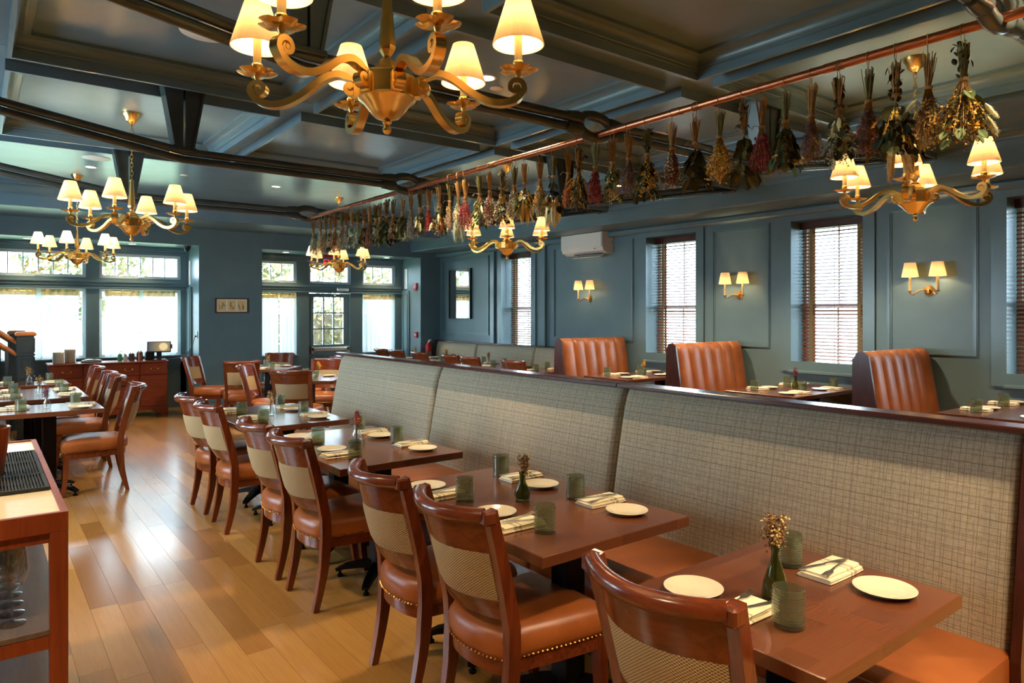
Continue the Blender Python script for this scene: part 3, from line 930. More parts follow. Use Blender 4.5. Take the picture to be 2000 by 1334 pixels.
BODY = MB().lathe([(.0, 0), (.007, .002), (.013, .010), (.013, .018), (.006, .027), (.012, .032), (.014, .036), (.009, .040), (.036, .050), (.054, .070), (.068, .088), (.082, .098), (.086, .104), (.082, .110)], 28).mesh('bowl', 'brass', True, 35)
DRUM = MB().lathe([(.082, .108), (.082, .172), (.074, .178), (.050, .186), (.050, .192), (.034, .196), (.032, .212), (.022, .222), (.012, .226)], 6).mesh('hexagonal_drum', 'brass')
STEM = MB().lathe([(.010, .224), (.012, .232), (.024, .250), (.026, .262), (.011, .435), (.015, .440), (.015, .452), (.006, .460), (.0, .462)], 6).mesh('stem', 'brass')
def chain_mesh(z0, z1):
    b = MB(); z = z0; k = 0
    while z < z1 - .005:
        L = min(.040, z1 - z + .012)
        pts = []
        for q in range(17):
            a = 2 * PI * q / 16
            u, w = .009 * math.cos(a), L / 2 * math.sin(a)
            pts.append((u if k % 2 else 0, 0 if k % 2 else u, z + L / 2 + w))
        b.tube(pts, .0024, 6, cap=False)
        z += L - .009; k += 1
    return b
def chandelier(x, y, rot, label, ztop):
    t = thing('chandelier', label, 'chandelier', (x, y, 2.10), 0, 'six-arm brass chandeliers')
    for nm, me in (('bowl', BODY), ('hexagonal_drum', DRUM), ('stem', STEM)): put(nm, me, t, rz=R(rot))
    H = ztop - 2.10
    chain_mesh(.452, H - .085).build('chain', 'brass', t, smooth=True)
    MB().lathe([(.0, -.10), (.008, -.098), (.010, -.085), (.022, -.075), (.040, -.060), (.046, -.040), (.062, -.018), (.064, 0), (.0, 0)], 24).build('canopy', 'brass', t, smooth=True, loc=(0, 0, H))
    for k in range(6):
        a = put('arm', ARM, t, rz=R(rot + 60 * k))
        put('drip_pan', PAN, a); put('candle_sleeve', SLEEVE, a); put('lamp_shade', SHADE, a); put('bulb', BULBM, a)
        lamp(a, (XA, 0, .345), BULB)
chandelier(.962, 1.86, 21, 'large brass chandelier nearest the camera, hanging over the aisle', ZC)
chandelier(.895, 5.78, 6, 'brass chandelier on a chain above the aisle-side tables by the sideboard', ZC)
chandelier(.918, 9.62, 10, 'small far brass chandelier in front of the big window bay', ZCF)
chandelier(4.30, 1.76, 16, 'brass chandelier over the booths, beside the near flower bundles', ZC)
chandelier(4.149, 5.478, 53, 'brass chandelier under the middle flower bundles beside the wall air conditioner', ZC)
chandelier(4.03, 9.25, 57, 'far brass chandelier in front of the street door', ZCF)

# ---- wall sconces
def make_sconce():
    t = thing('wall_sconce', 'x', 'sconce')
    # local: wall is +x side; origin at the plate centre
    n = MB(); n.lathe([(.0, .030), (.018, .030), (.022, .022), (.036, .018), (.040, .010), (.052, .008), (.054, .0)], 28, squash=.82)
    b = MB(); b.add(n, Matrix.Rotation(R(-90), 4, 'Y')); b.build('back_plate', 'antique_brass', t, smooth=True)
    sh = shade_mesh(.074, .050, .135, .272, 0); sl = MB().lathe([(.0, -.003), (.013, -.003), (.012, .14), (.0, .14)], 12).mesh('candle_sleeve', 'candle_sleeve', True)
    bm_ = MB().lathe([(.0, .14), (.008, .143), (.013, .157), (.010, .177), (.0, .195)], 10).mesh('bulb', 'bulb', True)
    for s in (-1, 1):
        path = [(-.02, 0, -.01), (-.06, s * .03, .012), (-.085, s * .055, .008), (-.105, s * .075, -.02), (-.12, s * .10, -.042), (-.128, s * .118, -.03), (-.13, s * .122, -.008)]
        a = MB().tube(path, [.006, .0065, .006, .0055, .0055, .006, .006], 8).lathe([(.0, -.012), (.010, -.010), (.024, -.004), (.025, .0), (.0, .0)], 14, (-.13, s * .122, 0))
        a = a.build('arm', 'antique_brass', t, smooth=True)
        for nm, me in (('candle_sleeve', sl), ('lamp_shade', sh), ('bulb', bm_)): put(nm, me, a, (-.13, s * .122, 0))
    return t
sconce = Proto(make_sconce)
for y_, lb in ((7.56, 'twin-shade brass sconce under the air conditioner'), (4.965, 'twin-shade brass sconce above the middle booth back'), (2.858, 'twin-shade brass sconce above the nearest booth back')):
    s_ = sconce((XW, y_, 1.785), 0, lb, 'brass wall sconces')
    for a in [c for c in s_.children if c.name.startswith('arm')]:
        sgn = 1 if [c for c in a.children if c.name.startswith('bulb')][0].location.y > 0 else -1
        lamp(a, (-.13, sgn * .122, .165), SCONCE)

# ---- recessed cans, ceiling speakers, sprinklers
def can(x, y, z, label, watts=CAN):
    t = thing('recessed_light', label, 'light', (x, y, z), 0, 'recessed ceiling lights')
    MB().lathe([(.062, .0), (.062, -.004), (.048, -.006), (.046, .0)], 28).build('trim_ring', 'white_plastic', t, smooth=True)
    MB().lathe([(.0, -.002), (.046, -.002)], 28).build('lens', 'can_lens', t)
    l = bpy.data.lights.new('can_spot', 'SPOT'); l.energy = watts; l.color = CANCOL; l.spot_size = R(112); l.spot_blend = .55; l.shadow_soft_size = .08
    o = bpy.data.objects.new('can_spot', l); COL.objects.link(o); o.parent = t; o.location = (0, 0, -.012)
can(2.53, 3.55, ZC, 'recessed light glowing behind the big chandelier shade')
can(.991, 8.99, ZCF, 'recessed light above the far chandelier by the window bay')
can(3.03, 8.92, ZCF, 'recessed light in the far ceiling beyond the truss')
can(4.35, 7.9, ZCF, 'recessed light in the far ceiling seen between the flower bundles')
can(1.9, 12.2, 2.65, 'recessed light in the window bay soffit near the camera dome', 10)
can(.55, 12.2, 2.65, 'recessed light in the window bay soffit over the stair', 10)
can(4.32, 12.2, 2.65, 'recessed light over the window beside the door', 10)
can(6.3, 12.2, 2.65, 'recessed light over the window by the alarm wall', 10)
# added fill lights, mostly out of view, brighten the foreground, side aisle and booths
for x_, y_, w_, lb in ((2.56, .35, 62, 'above the nearest dining table'), (-.80, 1.30, 50, 'above the cart'), (.88, -.60, 46, 'behind the camera over the aisle'), (2.56, -.80, 60, 'behind the camera over the bench'),
                       (4.24, -.30, 60, 'over the booth end behind the camera'), (5.85, .90, 90, 'above the nearest booth table'), (5.85, -.90, 80, 'over the last booth behind the camera'), (-.80, 3.66, 60, 'over the side aisle'), (5.88, 3.66, 70, 'over the middle booth table'), (5.88, 5.64, 70, 'over the far booth table'), (-.80, 5.64, 60, 'over the side bench')):
    can(x_, y_, ZC, 'added recessed fill light ' + lb, w_)
def disc(name, x, y, z, r, label, cat, group):
    t = thing(name, label, cat, (x, y, z), 0, group)
    MB().lathe([(r, .0), (r, -.003), (r - .006, -.006), (.0, -.006)], 36).build('grille', 'white_plastic', t, smooth=True)
    MB().lathe([(r + .003, .0), (r + .003, -.004), (r, -.004)], 36).build('bezel', 'white_plastic', t)
disc('ceiling_speaker', .955, 3.87, ZC, .135, 'round ceiling speaker beside the big chandelier', 'speaker', 'round ceiling speakers')
disc('ceiling_speaker', 4.45, 3.85, ZC, .115, 'round ceiling speaker behind the near flower bundles', 'speaker', 'round ceiling speakers')
disc('ceiling_speaker', .98, 8.45, ZCF, .13, 'round ceiling speaker above the far chandelier', 'speaker', 'round ceiling speakers')
disc('sprinkler_cover', 2.70, 3.68, ZC, .04, 'small round sprinkler cover beside the glowing recessed light', 'sprinkler', 'sprinkler covers')
disc('sprinkler_cover', 1.92, 8.85, ZCF, .04, 'small round sprinkler cover in the far ceiling', 'sprinkler', 'sprinkler covers')

# ---- bundles of dried flowers hung on the pipe
def rot_to(d):
    return Vector((0, 0, 1)).rotation_difference(Vector(d)).to_matrix()
class Bunch:
    def __init__(s, seed, L, spread):
        s.r = random.Random(seed); s.L = L; s.sp = spread; s.tie = -.165
        s.par = {}
    def mb(s, nm, mat):
        return s.par.setdefault((nm, mat), MB())
    def curve(s, az, rad, z1, t):
        z = s.tie + (z1 - s.tie) * t
        rr = .008 + (rad - .008) * (t ** 1.3)
        return Vector((rr * math.cos(az), rr * math.sin(az), z))
    def stems(s, mat, n):
        b = s.mb('stems', mat)
        for k in range(n):
            az = s.r.uniform(0, 2 * PI); top = s.r.uniform(-.075, -.04); rt = s.r.uniform(.004, .027)
            p0 = Vector((.007 * math.cos(az), .007 * math.sin(az), s.tie)); p1 = Vector((rt * math.cos(az + .4), rt * math.sin(az + .4), top))
            az2 = az + PI; p2 = Vector((.02 * math.cos(az2), .02 * math.sin(az2), s.tie - .07))
            b.tube([p2, p0, p1], [.0009, .0016, .0018], 3, cap=False)
    def leafpoly(s, b, c, d, w_dir, L, W):
        d = Vector(d).normalized(); w = Vector(w_dir); w = (w - d * w.dot(d)).normalized(); n = d.cross(w)
        pr = ((0, 0), (.25, .8), (.55, 1), (.85, .6), (1, 0))
        lft = [c + d * L * u + w * W * .5 * v - n * (.18 * W * v) for u, v in pr]
        rgt = [c + d * L * u - w * W * .5 * v - n * (.18 * W * v) for u, v in pr[1:-1]]
        midp = [c + d * L * u for u, v in pr[1:-1]]
        i0 = len(b.v)
        b.v += [tuple(p) for p in lft + rgt + midp]
        L0 = i0; Rg = i0 + 5; Mi = i0 + 8
        b.f += [(L0, L0 + 1, Mi), (L0, Mi, Rg), (L0 + 1, L0 + 2, Mi + 1, Mi), (Mi, Mi + 1, Rg + 1, Rg), (L0 + 2, L0 + 3, Mi + 2, Mi + 1), (Mi + 1, Mi + 2, Rg + 2, Rg + 1), (L0 + 3, L0 + 4, Mi + 2), (Mi + 2, L0 + 4, Rg + 2)]
    def seed_spray(s, mat, n, size=.0042, per=13, z0=.25, zr=(.75, 1.0), rad=None, nm='seed_heads'):
        b = s.mb(nm, mat); st = s.mb('sprays', 'd_stem')
        for k in range(n):
            az = s.r.uniform(0, 2 * PI); rad_ = s.r.uniform(.15, 1.0) * (rad or s.sp); z1 = -s.L * s.r.uniform(*zr)
            st.tube([s.curve(az, rad_, z1, t) for t in (0, .5, .96)], .0008, 3, cap=False)
            for q in range(per):
                t = z0 + (1 - z0) * (q + s.r.random()) / per
                p = s.curve(az, rad_, z1, t) + Vector((s.r.gauss(0, .0045), s.r.gauss(0, .0045), s.r.gauss(0, .004)))
                e = size * s.r.uniform(.6, 1.3)
                i0 = len(b.v)
                d = Vector((s.r.gauss(0, 1), s.r.gauss(0, 1), s.r.gauss(-.6, 1))).normalized(); o = d.orthogonal().normalized(); w = d.cross(o)
                b.v += [tuple(p + d * e * 1.6), tuple(p + o * e * .8), tuple(p - o * e * .4 + w * e * .7), tuple(p - o * e * .4 - w * e * .7)]
                b.f += [(i0, i0 + 1, i0 + 2), (i0, i0 + 2, i0 + 3), (i0, i0 + 3, i0 + 1), (i0 + 1, i0 + 3, i0 + 2)]
    def leaves(s, mat, n, L=.040, W=.026, zr=(.15, .95), above=False, rad=None, nm='leaves'):
        b = s.mb(nm, mat)
        for k in range(n):
            az = s.r.uniform(0, 2 * PI); t = s.r.uniform(*zr)
            p = s.curve(az, (rad or s.sp) * s.r.uniform(.4, .9), -s.L * .95, t)
            if above: p = Vector((s.r.gauss(0, .010), s.r.gauss(0, .010), s.r.uniform(s.tie, -.05)))
            out = Vector((math.cos(az), math.sin(az), 0)); d = out * s.r.uniform(.2, .9) + Vector((0, 0, -1 if not above else s.r.choice((-1, .6)))); e = s.r.uniform(.7, 1.25)
            s.leafpoly(b, p, d, out.cross(Vector((0, 0, 1))) + out * s.r.uniform(-.6, .6), L * e, W * e)
    def plumes(s, mat, n, Lp=.085, r0=.011, zr=(.55, .9), nm='plumes', hairs=110, rad=None):
        b = s.mb(nm, mat)
        for k in range(n):
            az = s.r.uniform(0, 2 * PI); rad_ = (rad or s.sp) * s.r.uniform(.2, .9); z1 = -s.L * s.r.uniform(*zr)
            end = s.curve(az, rad_, z1, 1.0); st = s.curve(az, rad_, z1, .3); d = (end - st).normalized(); o = d.orthogonal().normalized(); w = d.cross(o)
            base = end - d * Lp * .3
            b.tube([base, base + d * Lp * .3, base + d * Lp * .75, base + d * Lp], [r0 * .3, r0 * .75, r0 * .6, r0 * .1], 6)
            for q in range(hairs):
                u = s.r.random(); a = s.r.uniform(0, 2 * PI); rr = r0 * (.35 + .75 * math.sin(PI * min(1, u * .9 + .08)))
                side = o * math.cos(a) + w * math.sin(a); p = base + d * Lp * u + side * rr * .4
                tip = p + side * rr * .9 + d * .014; wv = d.cross(side) * .0011
                b.poly([p - wv, p + wv, tip])
    def wheat(s, mat, n, zr=(.6, .95), Le=.05, nm='ears', rad=None):
        b = s.mb(nm, mat)
        for k in range(n):
            az = s.r.uniform(0, 2 * PI); rad_ = (rad or s.sp) * s.r.uniform(.3, 1); z1 = -s.L * s.r.uniform(*zr)
            end = s.curve(az, rad_, z1, 1.0); st = s.curve(az, rad_, z1, .5); d = (end - st).normalized(); o = d.orthogonal().normalized(); w = d.cross(o)
            b.tube([st, end], .0009, 3, cap=False)
            for q in range(14):
                a = q * 2.4; p = end - d * Le * (q / 14); side = o * math.cos(a) + w * math.sin(a)
                i0 = len(b.v); e = .0032
                b.v += [tuple(p - d * e * 2), tuple(p + side * e * 1.6), tuple(p + side * e + d * e * 3 + w * e * .4), tuple(p + side * e * .4 - w * e)]
                b.f += [(i0, i0 + 1, i0 + 2), (i0, i0 + 2, i0 + 3), (i0, i0 + 3, i0 + 1), (i0 + 1, i0 + 3, i0 + 2)]
    def blooms(s, mat, n, rb=.022, zr=(.3, .7), nm='blooms'):
        b = s.mb(nm, mat)
        for k in range(n):
            az = s.r.uniform(0, 2 * PI); t = s.r.uniform(*zr); c = s.curve(az, s.sp * .75, -s.L, t)
            for q in range(26):
                d = Vector((s.r.gauss(0, 1), s.r.gauss(0, 1), s.r.gauss(0, 1))).normalized()
                s.leafpoly(b, c + d * rb * .25, d, d.orthogonal(), rb * s.r.uniform(.5, .9), rb * .55)
    def berries(s, mat, n, rb=.005, zr=(.2, .5)):
        b = s.mb('berries', mat)
        for k in range(n):
            az = s.r.uniform(0, 2 * PI); p = s.curve(az, s.sp, -s.L, s.r.uniform(*zr)); b.bead(p, rb * s.r.uniform(.8, 1.2))
    def finish(s, y, label):
        t = thing('dried_bundle', label, 'dried flowers', (XM, y, ZPIPE), s.r.uniform(-.4, .4), 'dried flower bundles on the copper pipe')
        tw = MB()
        tw.tube([(.019 * math.cos(a), .002, .019 * math.sin(a)) for a in [R(-60 + 300 * k / 10) for k in range(11)]], .0013, 4)
        tw.tube([(.0095, .002, -.016), (.006, .002, -.06), (.008, 0, s.tie)], .0012, 4).tube([(-.0168, .002, -.0095), (-.006, 0, -.06), (-.008, 0, s.tie)], .0012, 4)
        for k in range(3):
            tw.tube([(.0125 * math.cos(2 * PI * q / 12), .0125 * math.sin(2 * PI * q / 12), s.tie + .004 * (k - 1)) for q in range(13)], .0022, 4, cap=False)
        e = s.r.choice((-1, 1)); tw.tube([(.01 * e, 0, s.tie), (.03 * e, .01, s.tie + .006), (.045 * e, .012, s.tie - .012)], .0012, 4)
        tw.build('twine_tie', 'twine', t)
        for (nm, mat), b in s.par.items():
            b.build(nm, mat, t, kind='stuff' if nm != 'stems' else None)
        return t
def stylemix(B, st):
    for w in st.split('+'):
        if w == 'leaf': B.leaves('d_dark', 34)
        elif w == 'bigleaf': B.leaves('d_olive', 22, .062, .046); B.leaves('d_dark', 14, .058, .044)
        elif w == 'leafgreen': B.leaves('d_green', 26, .05, .03)
        elif w == 'darktop': B.leaves('d_dark', 26, .026, .018, above=True)
        elif w == 'sageleaf': B.leaves('d_sage', 34, .034, .022)
        elif w == 'gold': B.seed_spray('d_gold', 46, .0050, 14)
        elif w == 'straw': B.seed_spray('d_straw', 46, .0046, 14)
        elif w == 'creamspray': B.seed_spray('d_cream', 46, .0046, 14)
        elif w == 'crimson': B.seed_spray('d_crimson', 44, .0050, 14)
        elif w == 'magenta': B.seed_spray('d_magenta', 46, .0052, 15)
        elif w == 'red': B.seed_spray('d_red', 36, .0054, 13, rad=B.sp * .6)
        elif w == 'purple': B.seed_spray('d_purple', 40, .0044, 13)
        elif w == 'lavender': B.seed_spray('d_lavender', 26, .0046, 12, z0=.55)
        elif w == 'brown': B.seed_spray('d_brown', 44, .0042, 13)
        elif w == 'oliveseed': B.seed_spray('d_olive', 48, .0050, 14)
        elif w == 'sage': B.seed_spray('d_sage', 40, .0050, 13)
        elif w == 'rust': B.seed_spray('d_rust', 26, .0052, 12, z0=.5)
        elif w == 'bunny': B.plumes('d_cream', 6, .055, .010)
        elif w == 'pampas': B.plumes('d_cream', 5, .14, .020, (.75, .95), 'pampas_plumes', 220, rad=B.sp * .6)
        elif w == 'goldpampas': B.plumes('d_straw', 4, .13, .018, (.75, .98), 'pampas_plumes', 200, rad=B.sp * .6)
        elif w == 'wheat': B.wheat('d_gold', 20)
        elif w == 'bloom': B.blooms('d_cream', 4)
        elif w == 'tanbloom': B.blooms('d_straw', 3, .018, (.5, .95))
        elif w == 'yellowbloom': B.blooms('d_gold', 3, .020, (.35, .8))
        elif w == 'berry': B.berries('d_white', 34)
BUN = [  # place along the pipe, length, spread, mix, wording
 (0.899, .345, .092, 'darktop+oliveseed+gold+yellowbloom+bunny+leafgreen', 'bushy bundle of olive seed heads, gold blooms and bunny tails, nearest the camera'),
 (1.006, .335, .050, 'straw+brown+bunny', 'slim bundle of straw grasses with pale bunny tails'),
 (1.110, .350, .085, 'darktop+leaf+wheat+berry+bigleaf+goldpampas', 'wide bundle of golden drooping ears, white berries and dark leaves'),
 (1.205, .330, .040, 'brown+purple+rust', 'narrow bundle of straight brown stems with dark purple sprays'),
 (1.314, .345, .058, 'darktop+bloom+leaf+bunny+sage', 'bundle of cream blooms over dark round leaves and pale plumes'),
 (1.423, .320, .042, 'brown+tanbloom+purple', 'bundle of brown stems with curled tan leaves'),
 (1.533, .330, .060, 'leafgreen+oliveseed+tanbloom+leaf', 'bundle of broad green leaves and tan flowers'),
 (1.639, .325, .052, 'crimson+magenta', 'fanned bundle of crimson seed sprays with tall loose stems'),
 (1.722, .335, .062, 'darktop+bigleaf+tanbloom', 'bundle of blue-green eucalyptus leaves around tan flowers'),
 (1.844, .325, .056, 'gold+straw', 'golden yellow bundle of feathery sprays'),
 (1.974, .330, .062, 'bigleaf+leaf', 'bundle of large dull olive leaves on pale stalks'),
 (2.105, .315, .042, 'crimson+brown+creamspray', 'slim wine-red bundle with cream tips'),
 (2.257, .345, .062, 'darktop+leaf+gold+leafgreen', 'dark leafy bundle edged with gold tufts'),
 (2.377, .320, .046, 'brown+purple', 'dusky brown and mauve bundle'),
 (2.489, .330, .040, 'straw+creamspray+leafgreen', 'pale straw bundle with one dark green leaf'),
 (2.612, .320, .046, 'crimson+red', 'bright crimson bundle of seed sprays beside the straw one'),
 (2.737, .345, .066, 'darktop+yellowbloom+oliveseed+wheat+leaf', 'full bundle of ochre blooms among dark foliage'),
 (2.822, .325, .040, 'brown+rust', 'thin chestnut-brown bundle beside the ochre one'),
 (2.946, .345, .062, 'goldpampas+pampas+yellowbloom+leaf', 'bundle of fluffy golden pampas plumes'),
 (3.064, .345, .050, 'brown+sage+straw', 'broom-like bundle of straight grey-brown stalks'),
 (3.205, .350, .062, 'goldpampas+leafgreen+wheat+berry', 'bundle of tan wheat tails with green leaves'),
 (3.306, .345, .052, 'purple+creamspray+sage+tanbloom', 'mauve and cream bundle with small round heads'),
 (3.430, .350, .042, 'darktop+leaf+straw', 'bundle of dark upright leaves with a straw plume'),
 (3.557, .345, .044, 'crimson+creamspray', 'bundle of crimson sprays ending in cream florets'),
 (3.670, .355, .056, 'leafgreen+bunny+oliveseed', 'green leafy bundle with cream tufts above a chandelier shade'),
 (3.836, .340, .058, 'magenta+crimson', 'vivid magenta fanned bundle'),
 (3.918, .345, .042, 'pampas+creamspray', 'fluffy cream bundle beside the magenta one'),
 (4.029, .335, .036, 'lavender+straw', 'slender bundle tipped with lavender'),
 (4.169, .350, .056, 'oliveseed+bunny+rust+leaf', 'olive bundle with cream bunny tails and a pink tuft'),
 (4.312, .320, .030, 'red', 'thin scarlet bundle near the middle coupling'),
 (4.433, .345, .050, 'bloom+leaf+bunny+oliveseed', 'cream flowers and black-green leaves in one bundle'),
 (4.569, .340, .036, 'sage+lavender', 'slim pale sage bundle beside the middle coupling'),
 (4.700, .345, .052, 'oliveseed+bunny+leafgreen', 'yellow-green bundle with white tufts behind the middle coupling'),
 (4.848, .350, .052, 'crimson+straw+leaf', 'straw and dark red bundle with black leaves'),
 (4.964, .350, .058, 'darktop+bigleaf+leafgreen', 'bundle of big olive leaves with a curled black top'),
 (5.070, .350, .048, 'brown+oliveseed', 'brown and green bundle beside the big olive leaves'),
 (5.152, .345, .046, 'leaf+sage', 'dark spade-shaped leafy bundle'),
 (5.259, .345, .046, 'crimson+brown', 'dark red and brown feathery bundle'),
 (5.365, .350, .056, 'bigleaf+rust+tanbloom', 'dark leaves with orange flowers in one bundle'),
 (5.484, .345, .052, 'sageleaf+sage', 'silvery sage bundle of round tufts'),
 (5.606, .345, .048, 'sageleaf+bloom', 'silvery cream bundle next to the sage one'),
 (5.717, .340, .042, 'purple+sage', 'grey-purple bundle in the far row'),
 (5.815, .350, .052, 'yellowbloom+sage+purple', 'mustard yellow bundle in the far row'),
 (5.966, .345, .044, 'brown+rust', 'rusty brown bundle in the far row'),
 (6.070, .345, .044, 'leaf+sage', 'blackish green bundle in the far row'),
 (6.177, .345, .042, 'purple+brown', 'plum-coloured bundle near the far end'),
 (6.299, .340, .044, 'straw+sage', 'pale straw bundle second from the far end'),
 (6.476, .340, .044, 'sageleaf+sage+lavender', 'grey sage bundle at the far end of the pipe'),
]
for k, (yb, L, sp, st, lb) in enumerate(BUN):
    B = Bunch(100 + k, L * 1.12, sp * 1.1)
    B.stems('d_stem' if k % 3 else 'd_stem_green', 30)
    stylemix(B, st)
    B.finish(yb, 'dried ' + lb)

# ================================================================ FURNITURE
# ---- dining chair: faces +x, origin on the floor under the seat
def lerp(pts, z):
    for (z0, x0), (z1, x1) in zip(pts, pts[1:]):
        if z <= z1: return x0 + (x1 - x0) * (z - z0) / (z1 - z0)
    return pts[-1][1]
STX = [(0, -.262), (.10, -.238), (.22, -.215), (.36, -.205), (.48, -.208), (.60, -.232), (.75, -.272), (.875, -.308), (.92, -.320)]
STY = [(0, .186), (.36, .188), (.60, .200), (.92, .216)]
def back_x(y, z, bulge=.085):
    w = lerp(STY, z)
    return lerp(STX, z) - bulge * (1 - (y / w) ** 2) * min(1, max(0, (z - .40) / .2))
def seat_outline():
    pts = []
    # front edge, sides taper to the back, rounded rear bulging past the posts
    for k in range(9):
        t = k / 8; pts.append((.238 - .012 * (2 * t - 1) ** 2, -.225 + .45 * t))
    for k in range(1, 7):
        t = k / 7; pts.append((.226 - .40 * t, .238 - .055 * t ** 1.5))
    for k in range(13):
        a = R(-75 + 150 * k / 12)
        pts.append((-.195 - .075 * math.cos(a), .185 * -math.sin(R(-75 + 150 * k / 12)) / math.sin(R(75))))
    for k in range(6, 0, -1):
        t = k / 7; pts.append((.226 - .40 * t, -.238 + .055 * t ** 1.5))
    return pts
def make_chair():
    t = thing('dining_chair', 'x', 'chair')
    out = seat_outline()
    # counter-clockwise check
    ar = sum(out[i - 1][0] * out[i][1] - out[i][0] * out[i - 1][1] for i in range(len(out)))
    if ar < 0: out = out[::-1]
    MB().rings(out, [(.010, .318), (.010, .372)]).build('seat_rail', 'cherry_h', t, smooth=True)
    dome = lambda d, z: (d, z)
    sm = MB(); n = len(out); lv = []
    for d_, z_ in ((.012, .370), (.004, .372), (-.004, .395), (-.006, .425), (.002, .452), (.018, .470)): lv.append([(x, y, z_) for x, y in inset(out, d_)])
    last = lv[-1]
    for sc_, z_ in ((.86, .481), (.66, .488), (.40, .492), (.15, .493)): lv.append([(x * sc_, y * sc_, z_) for x, y, _ in last])
    for q in lv: sm.v += q
    for l in range(len(lv) - 1):
        for i in range(n):
            j = (i + 1) % n; sm.f.append((l * n + i, l * n + j, (l + 1) * n + j, (l + 1) * n + i))
    sm.f.append(tuple((len(lv) - 1) * n + i for i in range(n)))
    sm.build('seat', 'leather', t, smooth=True, angle=60)
    nb = MB(); acc = 0
    nout = inset(out, -.004)
    for i in range(len(out)):
        x0, y0 = nout[i - 1]; x1, y1 = nout[i]; L = math.hypot(x1 - x0, y1 - y0); n = max(1, round(L / .0185))
        for k in range(n):
            nb.bead((x0 + (x1 - x0) * k / n, y0 + (y1 - y0) * k / n, .3785), .0048, 6)
    nb.build('nailheads', 'antique_brass', t, kind='stuff')
    for s in (-1, 1):
        # stile runs on into the rear leg
        b = MB(); n = 15
        path = [Vector((lerp(STX, .915 * k / n), s * lerp(STY, .915 * k / n), .915 * k / n)) for k in range(n + 1)]
        th = [.030 + .020 * min(1, k / 5) - .010 * max(0, (k - 9) / 6) for k in range(n + 1)]
        b.ribbon(path, th, [.030 + .008 * min(1, k / 4) for k in range(n + 1)], (0, 1, 0))
        b.build('leg', 'cherry', t, smooth=True, angle=50)
        yy = s * .218
        b = MB().box(-.352, -.300, yy - .021, yy + .021, .872, .918, .007); b.build('stile_cap', 'cherry', t)
        f = [(.196, s * .205, .36), (.200, s * .206, .24), (.208, s * .208, .12), (.226, s * .210, 0)]
        MB().ribbon(f, [.048, .044, .037, .030], [.044, .042, .036, .030], (0, 1, 0)).build('leg', 'cherry', t, smooth=True, angle=50)
    def slab(z0, z1, th, mat, nm, yw=.97, bulge=.085, nz=4, round_=0):
        b = MB()
        def fr(sgn):
            def fn(u, v):
                z = z0 + (z1 - z0) * v; w = lerp(STY, z) * yw; y = -w + 2 * w * u
                puff = round_ * (1 - (2 * u - 1) ** 4) * (1 - (2 * v - 1) ** 4)
                return (back_x(y, z, bulge) + sgn * (th / 2 + puff), y, z)
            return fn
        n = 13
        b.grid(fr(-1), n, nz); b.grid(fr(1), n, nz)
        off = n * nz
        for i in range(n - 1):
            for j in (0, nz - 1):
                b.f.append((i * nz + j, (i + 1) * nz + j, off + (i + 1) * nz + j, off + i * nz + j))
        for i in (0, n - 1):
            for j in range(nz - 1):
                b.f.append((i * nz + j, i * nz + j + 1, off + i * nz + j + 1, off + i * nz + j))
        return b.build(nm, mat, t, smooth=True, angle=50)
    slab(.765, .895, .022, 'cherry_h', 'crest_panel')
    slab(.585, .770, .020, 'weave', 'backrest', .90, round_=.008, nz=6)
    slab(.520, .590, .026, 'cherry_h', 'lower_rail')
    for s in (-1, 1):
        b = MB()
        b.tube([(back_x(s * .93 * lerp(STY, z), z), s * .93 * lerp(STY, z), z) for z in (.58, .68, .775)], .012, 6); b.build('inner_stile', 'cherry', t, smooth=True)
    # rolled top rail
    pth = []
    for k in range(17):
        y = -.205 + .41 * k / 16
        pth.append((back_x(y, .895) - .014, y, .895 + .006 * abs(2 * k / 16 - 1)))
    MB().tube(pth, .0255, 12).build('top_roll', 'cherry_h', t, smooth=True, angle=60)
    return t
chair = Proto(make_chair)
G1 = 'chairs along the check bench'
ORD = ['nearest the camera', 'second from the camera', 'third from the camera', 'fourth from the camera', 'fifth from the camera', 'sixth from the camera', 'seventh and last in the row']
for k, (y_, dr) in enumerate(((1.155, 2), (2.075, 0), (2.64, -2), (3.70, 1), (4.26, 0), (5.31, -1), (5.93, 2))):
    chair((1.655, y_, 0), R(dr), 'cherry dining chair with woven back at the check bench, ' + ORD[k], G1)
G2 = 'chairs on the aisle side of the window-side tables'
for y_, dr, lb in ((7.18, 176, 'cherry chair standing out in the aisle at the near two-seat side table'), (8.27, 181, 'cherry chair at the four-seat side table, nearer the camera'),
                   (8.82, 179, 'cherry chair at the four-seat side table, nearer the sideboard'), (9.82, 180, 'cherry chair at the last side table next to the sideboard')):
    chair((.80, y_, 0), R(dr), lb, G2)
VA = math.degrees(math.atan2(.7927, .6096))      # the two free tables stand askew to the room
G3 = 'chairs at the askew square tables'
for x_, y_, dr, lb in ((3.00, 8.02, VA, 'cherry chair seen square from behind at the nearer askew table'), (2.93, 8.78, VA - 88, 'cherry chair side-on at the nearer askew table'),
                       (3.72, 9.10, VA + 180, 'cherry chair facing the camera behind the check bench end'), (2.92, 10.02, VA + 22, 'cherry chair seen from behind in front of the picture wall'),
                       (2.74, 10.86, VA - 92, 'cherry chair by the window recess below the framed prints'), (3.70, 11.02, VA + 180, 'cherry chair against the curtain beside the door'),
                       (3.95, 10.05, VA + 95, 'cherry chair turned away at the farther askew table')):
    chair((x_, y_, 0), R(dr), lb, G3)
G4 = 'chairs facing the wall bench'
RO = ['in front of the wide sheer curtain, farther from camera', 'in front of the wide sheer curtain, nearer the camera', 'below the red alarm pull', 'in front of the pale wall bench corner', 'in front of the first wall bench seam', 'next to the first booth back']
